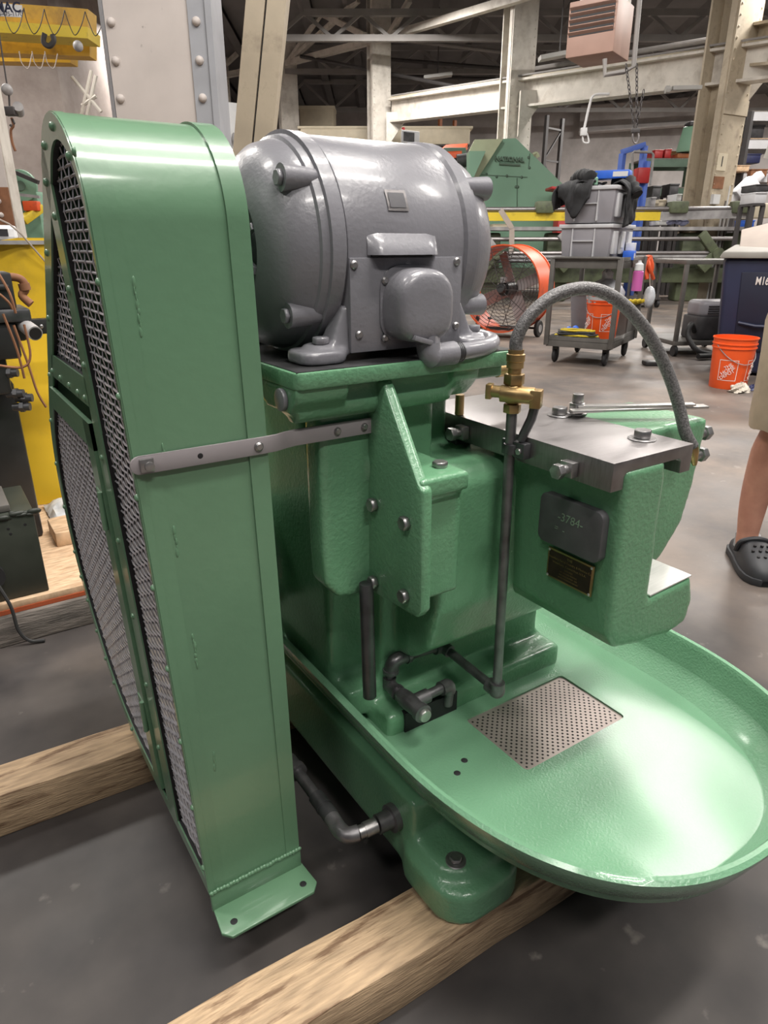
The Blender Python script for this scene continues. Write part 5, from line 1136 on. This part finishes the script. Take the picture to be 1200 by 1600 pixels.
# ---- hanging chains with ring
ck = thing('lifting_chain', 'lifting chains with hook and ring hanging from the runway beam', 'chain', at(992, 180, 11.2), 0, local=False); W[ck] = at(992, 180, 11.2)
def chain(a, b, name='chain'):
    a, b = Vector(a), Vector(b); d = b-a; n = int(d.length/.052); m_ = MB(); x, y, z = basis(d)
    for k in range(n):
        c = a+d*(k+.5)/n; s_ = x if k % 2 else y; m_.tube([c+z*.034*math.cos(t_)+s_*.018*math.sin(t_) for t_ in [2*PI*i/8 for i in range(8)]], .0075, 4, closed=True)
    return m_.build(name, 'rack_dark', ck)
chain(at(978, 100, 11.2), at(989, 185, 11.2)); chain(at(995, 100, 11.2), at(995, 200, 11.2)); chain(at(1006, 140, 11.2), at(997, 185, 11.2)); chain(at(989, 183, 11.2), at(990, 205, 11.2))
MB().tube([at(993+4.5*math.cos(a), 214+10*math.sin(a), 11.2) for a in [2*PI*i/14 for i in range(14)]], .014, 6, closed=True).build('ring', 'steel', ck); MB().obox(at(993, 204, 11.2), RT, FH, UPV, .06, .03, .03).build('master_link', 'rack_dark', ck, bevel=.01)
# pendant cable
pc_ = thing('pendant_switch', 'white pendant cable with switch hanging left of the chains', 'switch', at(912, 205, 13), 0, local=False); W[pc_] = at(912, 205, 13)
MB().tube(spline([at(952, 147, 13), at(928, 149, 13), at(921, 165, 13), at(913, 200, 13)], 6), .022, 6).build('cable', 'plastic_white', pc_); MB().obox(at(912, 206, 13), RT, FH, UPV, .05, .04, .06).build('switch_body', 'plastic_white', pc_, bevel=.01); MB().tube(spline([at(910, 210, 13), at(912, 222, 13), at(920, 222, 13), at(917, 208, 13)], 5), .015, 6).build('loop', 'plastic_white', pc_)
one(MB().beam(at(1050, 138, 13.5), at(1095, 137, 13.5), .12, .06).cyl(at(1040, 140, 13.5), at(1046, 140, 13.5), .06, n=8), 'strip_light', 'fluor', 'small strip light under the runway beam left of the tan column', 'light')
# ---- racks
def rackup(name, label, px0, px1, y0, d, m, cat='rack upright'):
    t = mk(name, label, cat, (px0+px1)/2, 330, d); a, b_ = at(px0, y0, d), at(px1, y0-6, d+.6); hz = a.z
    for q in (a, b_): MB().box(q.x-.05, q.x+.05, q.y-.05, q.y+.05, 0, hz).build('post', m, t, 0)
    zs_ = [0.3, hz*.3, hz*.52, hz*.74, hz*.93]
    for k in range(4): MB().beam((a.x, a.y, zs_[k+1]), (b_.x, b_.y, zs_[k+1]), .05, .05).build('rung', m, t, 0); p0, p1 = ((a.x, a.y, zs_[k]), (b_.x, b_.y, zs_[k+1])) if k % 2 else ((b_.x, b_.y, zs_[k]), (a.x, a.y, zs_[k+1])); MB().beam(p0, p1, .04, .04).build('brace', m, t, 0)
    return t
rackup('rack_frame', 'black rack upright against the far wall', 855, 880, 180, 23, 'rack_dark'); rackup('rack_frame', 'rusty orange rack upright behind the hopper', 688, 711, 183, 24.8, 'rack_orange')
def shelves(name, label, px0, px1, ys, d, m, bm='rack_green'):
    t = mk(name, label, 'rack', (px0+px1)/2, 330, d); dep = 1.0
    a, b_ = at(px0, 300, d), at(px1, 300, d); zt = at(px0, ys[0], d).z
    for q in (a, b_):
        for k in (0, 1): w0 = q+FH*dep*k; MB().box(w0.x-.06, w0.x+.06, w0.y-.06, w0.y+.06, 0, zt+.1).build('post', m, t, 0)
    for y in ys:
        z = at(px0, y, d).z; p0 = Vector((a.x, a.y, z)); p1 = Vector((b_.x, b_.y, z))
        for k in (0, 1): MB().beam(p0+FH*dep*k, p1+FH*dep*k, .06, .18).build('beam', bm, t, 0)
        MB().obox((p0+p1)/2+FH*dep/2+UPV*.10, RT, FH, UPV, (p1-p0).dot(RT)/2, dep/2, .02).build('deck', 'wood_old', t, 0)
    return t
shelves('storage_rack', 'green pallet rack holding red crates left of the tan column', 1002, 1092, (255, 300), 20, 'rack_green')
shelves('storage_rack', 'cluttered rack with pale shelves at the right edge', 1152, 1330, (182, 226, 278), 18, 'rack_dark', 'tote_light')
CL = 'items on the shelves and benches'
def crate(px0, px1, py0, py1, d, m, label, name='crate', cat='crate', dep=.6, group=CL, bevel=.02, stand=False):
    a, b_ = at(px0, py1, d), at(px1, py0, d); c = (a+b_)/2+FH*dep/2; t = thing(name, label, cat, (c.x, c.y, a.z), -YAW, group); hx, hz = (b_-a).dot(RT)/2, (b_.z-a.z)
    MB().box(-hx, hx, -dep/2, dep/2, 0, hz).build('body', m, t, bevel=min(bevel, hz*.2)); MB().box(-hx*1.03, hx*1.03, -dep/2-.015, dep/2, hz*.86, hz*1.0).build('rim', m, t, bevel=.004)
    if stand:
        for sx in (-1, 1):
            for sy in (-1, 1): MB().box(sx*hx*.85-.03, sx*hx*.85+.03, sy*dep*.4-.03, sy*dep*.4+.03, -a.z, -.03).build('stand_leg', 'rack_dark', t, 0)
        MB().box(-hx, hx, -dep/2, dep/2, -.03, 0).build('stand_top', 'rack_dark', t, 0)
    return t
crate(1022, 1037, 234, 247, 20.1, 'tool_red', 'left red crate on the green rack'); crate(1038, 1050, 233, 247, 20.1, 'tool_red', 'right red crate on the green rack'); crate(1058, 1090, 240, 247, 20.0, 'rack_orange', 'orange wooden skid on the green rack', 'skid', 'skid')
crate(1016, 1064, 236, 248, 20.8, 'rust', 'brown box row behind the red crates', 'box', 'box')
t = mk('gear_head', 'mint green tapered machine on top of the green rack', 'machine', 1085, 240, 20.2); q = at(1085, 239, 20.2)
MB().add([(q.x+x, q.y+y, q.z+z) for (x, y, z) in [(-.42, -.3, 0), (.4, -.3, 0), (.4, .3, 0), (-.42, .3, 0), (-.30, -.25, .62), (.3, -.25, .62), (.3, .25, .62), (-.30, .25, .62)]], [(3, 2, 1, 0), (4, 5, 6, 7), (0, 1, 5, 4), (1, 2, 6, 5), (2, 3, 7, 6), (3, 0, 4, 7)]).build('housing', 'machine_mint', t, bevel=.05)
for k in range(4): MB().obox((q.x-.24+k*.16, q.y-.29, q.z+.42), RT, FH, UPV, .035, .02, .17).build('slot', 'clutter_dark', t, 0)
MB().obox((q.x, q.y, q.z+.66), RT, FH, UPV, .3, .2, .05).build('cap', 'clutter_dark', t, bevel=.02)
for k, (x0, x1, y0, y1, d, m, lab) in enumerate([(1158, 1196, 195, 216, 18.2, 'clutter_dark', 'dark case on the top shelf at the right'), (1154, 1200, 216, 224, 18.1, 'plywood', 'pale planks under the dark case'), (1160, 1190, 240, 255, 18.1, 'bag_navy', 'dark blue bundle on the middle shelf at the right'), (1145, 1172, 258, 268, 17.6, 'plywood', 'short boards on the lower shelf at the right'), (1172, 1200, 264, 276, 17.8, 'rust', 'brown box on the lower shelf at the right'), (1178, 1200, 300, 318, 12.0, 'tote_light', 'pale grey machine housing at the right edge'), (1180, 1210, 288, 299, 12.1, 'clutter_dark', 'black cover above the pale machine housing'), (1045, 1062, 287, 305, 17, 'clutter_dark', 'dark motor on the bench behind the feeder'), (1018, 1034, 290, 310, 17, 'clutter_dark', 'dark casting beside the motor behind the feeder'), (1028, 1044, 312, 324, 15.5, 'cream', 'cream carton behind the feeder rail'), (1056, 1066, 303, 315, 15, 'plastic_white', 'small white container behind the feeder rail'), (1066, 1086, 306, 330, 15.2, 'clutter_dark', 'black filled sacks left of the tan column'), (1015, 1026, 308, 326, 15.3, 'clutter_grey', 'grey drawer unit right of the jacket'), (1105, 1160, 372, 402, 14.6, 'bag_navy', 'navy plastic bundle behind the feeder shafts'), (1028, 1045, 345, 352, 14.4, 'plastic_white', 'white folded cover on the feeder table'), (770, 800, 350, 356, 14.3, 'cream', 'cream packet on the feeder table'), (1165, 1180, 344, 358, 14.4, 'blue_box', 'blue tote under the control box')]):
    crate(x0, x1, y0, y1, d, m, lab, 'parts_box', 'box', .5, stand=k in (5, 7, 8, 9, 10, 11, 12, 13, 16))
# tool post, angled machine head
t = mk('drill_unit', 'pale angled drill head in front of the right shelves', 'machine', 1160, 330, 15.5)
MB().cyl(at(1140, 318, 15.5), at(1152, 306, 15.5), .10, n=12).build('spindle', 'clutter_grey', t); MB().obox(at(1165, 296, 15.5), (RT+UPV).normalized(), (RT-UPV).normalized(), FH, .22, .15, .15).build('gear_box', 'tote_light', t, bevel=.03); MB().obox(at(1178, 282, 15.5), (RT+UPV).normalized(), (RT-UPV).normalized(), FH, .18, .08, .1).build('motor', 'tote_light', t, bevel=.03); MB().cyl(at(1136, 320, 15.4), at(1128, 328, 15.4), .02, n=8).build('bit', 'steel', t); q = at(1168, 310, 15.6); MB().cyl((q.x, q.y, 0), q, .12, n=12).build('stand', 'clutter_dark', t)
# blue stacker lift
t = mk('lift_stacker', 'blue lift stacker with grey guard frame behind the jacket', 'lift', 1000, 330, 15); 
for px, y0 in ((973, 240), (1007, 228), (1011, 252)): a = at(px, y0, 15); MB().box(a.x-.05, a.x+.05, a.y-.05, a.y+.05, 0, a.z).build('mast', 'blue_lift', t, 0)
MB().beam(at(971, 238, 15), at(1008, 226, 15), .12, .10).build('head_beam', 'blue_lift', t, bevel=.01); MB().tube([at(988, 280, 14.8), at(988, 240, 14.8), at(991, 237, 14.8), at(1018, 238, 14.8), at(1021, 242, 14.8), at(1016, 290, 14.8)], .025, 8).build('guard_frame', 'clutter_grey', t); MB().obox(at(1002, 275, 15), RT, FH, UPV, .12, .15, .14).build('power_unit', 'tool_red', t, bevel=.02)
# beige machine tank behind, long pale wall unit behind motor
crate(470, 735, 197, 226, 23, 'cream', 'long cream machine enclosure behind the motor', 'machine_enclosure', 'machine', 1.0, None, .05, True); crate(468, 522, 165, 200, 26, 'cream', 'cream duct hood above the long enclosure', 'duct_hood', 'duct', 1, None, .1, True)
t = mk('wall_cabinet', 'white cabinet with grey knob left of the leaning beam', 'cabinet', 360, 330, 14); q = at(358, 250, 14); MB().box(q.x-.28, q.x+.28, q.y-.2, q.y+.2, 0, q.z+.9).build('body', 'plastic_white', t, bevel=.02); MB().sphere(at(366, 215, 13.75), .05, .03, .08, 10, 7).build('knob', 'clutter_grey', t)

# ================================================================== person at the right edge
pe = bg('person', 'person in khaki shorts and black clogs standing at the right edge', 'person', 1.365, 2.08, 0)
def limb(b, pts, rs, n=14): pp = spline(pts, 5); m = len(pts)-1; rr = []; 
def limb(b, pts, rs, n=14):
    pp = spline(pts, 5); rr = []
    for i in range(len(rs)-1): rr += [rs[i]+(rs[i+1]-rs[i])*k/5 for k in range(5)]
    rr.append(rs[-1]); b.tube(pp, .1, n, rs=rr)
    b.sphere(pts[0], rs[0], nu=12, nv=8); b.sphere(pts[-1], rs[-1], nu=12, nv=8)
bd = MB()
for sx, ox, oy in ((-1, -.115, 0), (1, .12, .06)):
    limb(bd, [(ox, oy+.02, .85), (ox+.0, oy+.0, .66), (ox-.0, oy-.01, .50), (ox-.005, oy+.025, .37), (ox-.02, oy+.03, .22), (ox-.025, oy+.02, .10), (ox-.025, oy+.015, .06)], [.085, .075, .054, .058, .045, .034, .036])
    limb(bd, [(ox-.025, oy+.03, .04), (ox-.03, oy-.04, .036), (ox-.035, oy-.11, .03)], [.030, .028, .022])
limb(bd, [(0, .03, .86), (0, .04, 1.0), (0, .045, 1.18), (0, .04, 1.36), (0, .03, 1.45)], [.14, .13, .145, .15, .10])
limb(bd, [(0, .03, 1.42), (0, .015, 1.52), (0, .0, 1.56)], [.06, .056, .06])
bd.sphere((0, -.01, 1.645), .075, .092, .112, 20, 14); bd.sphere((0, -.055, 1.60), .05, .045, .055, 14, 10); bd.sphere((0, -.105, 1.635), .013, .018, .020, 10, 8)
for s_ in (-1, 1): bd.sphere((s_*.076, .0, 1.64), .012, .02, .03, 8, 6); bd.sphere((s_*.033, -.092, 1.66), .016, .012, .010, 8, 6)
for s_ in (-1, 1):
    limb(bd, [(s_*.17, .04, 1.40), (s_*.20, .09, 1.28), (s_*.20, .10, 1.16), (s_*.14, -.03, 1.17), (s_*.085, -.14, 1.21)], [.058, .047, .042, .038, .028])
    h = Vector((s_*.075, -.165, 1.215)); bd.sphere(h, .018, .036, .045, 12, 8)
    for k, l in enumerate((.062, .072, .068, .052)): y = -.03+.019*k; limb(bd, [h+Vector((0, y, -.02)), h+Vector((s_*-.004, y, -.055)), h+Vector((s_*-.02, y, -.045-l*.75))], [.010, .009, .008], 8)
    limb(bd, [h+Vector((0, -.025, .01)), h+Vector((s_*-.015, -.05, -.015)), h+Vector((s_*-.022, -.058, -.045))], [.012, .010, .008], 8)
body = cast('body', bd, 'skin', pe, .0075, 4)
# clothing
sh = MB()
def loft(b, rings, n=28):
    v = []; 
    for (cx, cy, rx, ry, z) in rings: v += [(cx+rx*math.cos(2*PI*i/n)*(1+.03*math.sin(i*2.1+z*30)), cy+ry*math.sin(2*PI*i/n)*(1+.03*math.sin(i*1.7+z*22)), z+.004*math.sin(i*1.3)) for i in range(n)]
    b.add(v, [(k*n+i, k*n+(i+1) % n, (k+1)*n+(i+1) % n, (k+1)*n+i) for k in range(len(rings)-1) for i in range(n)])
for ox, oy in ((-.115, 0), (.12, .06)): loft(sh, [(ox, oy-.0, .084, .090, .475), (ox, oy-.0, .090, .098, .462), (ox+.003, oy-.0, .098, .105, .50), (ox+.008, oy, .104, .112, .62), (ox*.9, oy*.9+.01, .108, .122, .78), (ox*.62, .03, .105, .130, .88)])
loft(sh, [(0, .03, .195, .140, .80), (0, .03, .19, .145, .90), (0, .035, .175, .14, 1.0), (0, .035, .165, .13, 1.02)])
sh.build('shorts', 'khaki', pe, 60)
st = MB(); loft(st, [(0, .035, .19, .150, .93), (0, .04, .175, .148, 1.10), (0, .045, .19, .155, 1.28), (0, .04, .18, .125, 1.40), (0, .03, .10, .085, 1.47), (0, .02, .072, .072, 1.485)])
for s_ in (-1, 1): st.tube([(s_*.13, .04, 1.41), (s_*.19, .07, 1.34), (s_*.205, .092, 1.22)], .07, 14, rs=[.075, .075, .072], caps=False)
st.build('shirt', 'shirt', pe, 60); hr = MB(); hr.sphere((0, .012, 1.675), .083, .094, .098, 18, 12); hr.v = [p for p in hr.v]; hr.build('hair', 'hair', pe, 60)
for k, (ox, oy) in enumerate(((-.115, 0), (.12, .06))):
    cr = MB(); ang = -.15; ca, sa = math.cos(ang), math.sin(ang)
    def T(x, y, z): return (ox-.022+x*ca-y*sa, oy+.01+x*sa+y*ca, z)
    # y from heel (+.085) to toe (-.20): half width, height of the upper
    st_ = [(.085, .018, .045), (.075, .032, .048), (.05, .040, .050), (.0, .043, .052), (-.03, .046, .060), (-.055, .050, .098), (-.09, .054, .100), (-.13, .056, .086), (-.165, .052, .068), (-.19, .038, .050), (-.203, .016, .032)]
    n = 14; v = []
    for (y, w_, h) in st_:
        for i in range(n+1): a = PI*i/n; v.append(T(w_*math.copysign(abs(math.cos(a))**.65, math.cos(a)), y, .003+h*math.sin(a)**.6))
    cr.add(v, [(k2*(n+1)+i, k2*(n+1)+i+1, (k2+1)*(n+1)+i+1, (k2+1)*(n+1)+i) for k2 in range(len(st_)-1) for i in range(n)]+[tuple(range(n+1)), tuple((len(st_)-1)*(n+1)+i for i in range(n, -1, -1))])
    co_ = cr.build('clog', 'croc', pe, 50)
    so = MB(); v = []
    for z in (0, .024): v += [T(sx*(w_+.006), y, z) for sx in (1, -1) for (y, w_, h) in (st_ if sx > 0 else st_[::-1])]
    m2 = len(st_)*2; so.add(v, [tuple(range(m2-1, -1, -1)), tuple(range(m2, 2*m2))]+[(i, (i+1) % m2, (i+1) % m2+m2, i+m2) for i in range(m2)]); so.build('sole', 'croc', co_, 40, bevel=.003)
    MB().tube(spline([T(-.052, -.045, .055), T(-.045, -.058, .092), T(0, -.066, .108), T(.045, -.058, .092), T(.052, -.045, .055)], 4), .008, 8).build('clog_strap', 'croc', co_)
    for (x, y, z) in ((-.020, -.105, .098), (.0, -.108, .1), (.020, -.105, .098), (-.030, -.125, .088), (-.010, -.128, .091), (.010, -.128, .091), (.030, -.125, .088), (-.02, -.148, .078), (0, -.150, .080), (.02, -.148, .078)): q = T(x, y, z); MB().cyl((q[0], q[1]+.001, q[2]-.010), (q[0], q[1]-.001, q[2]+.0035), .0050, n=8).build('vent_hole', 'inner_black', co_)
    MB().cyl(T(0, .012, .045), T(0, .014, .092), .039, .038, n=16).build('sock', 'sock', pe)
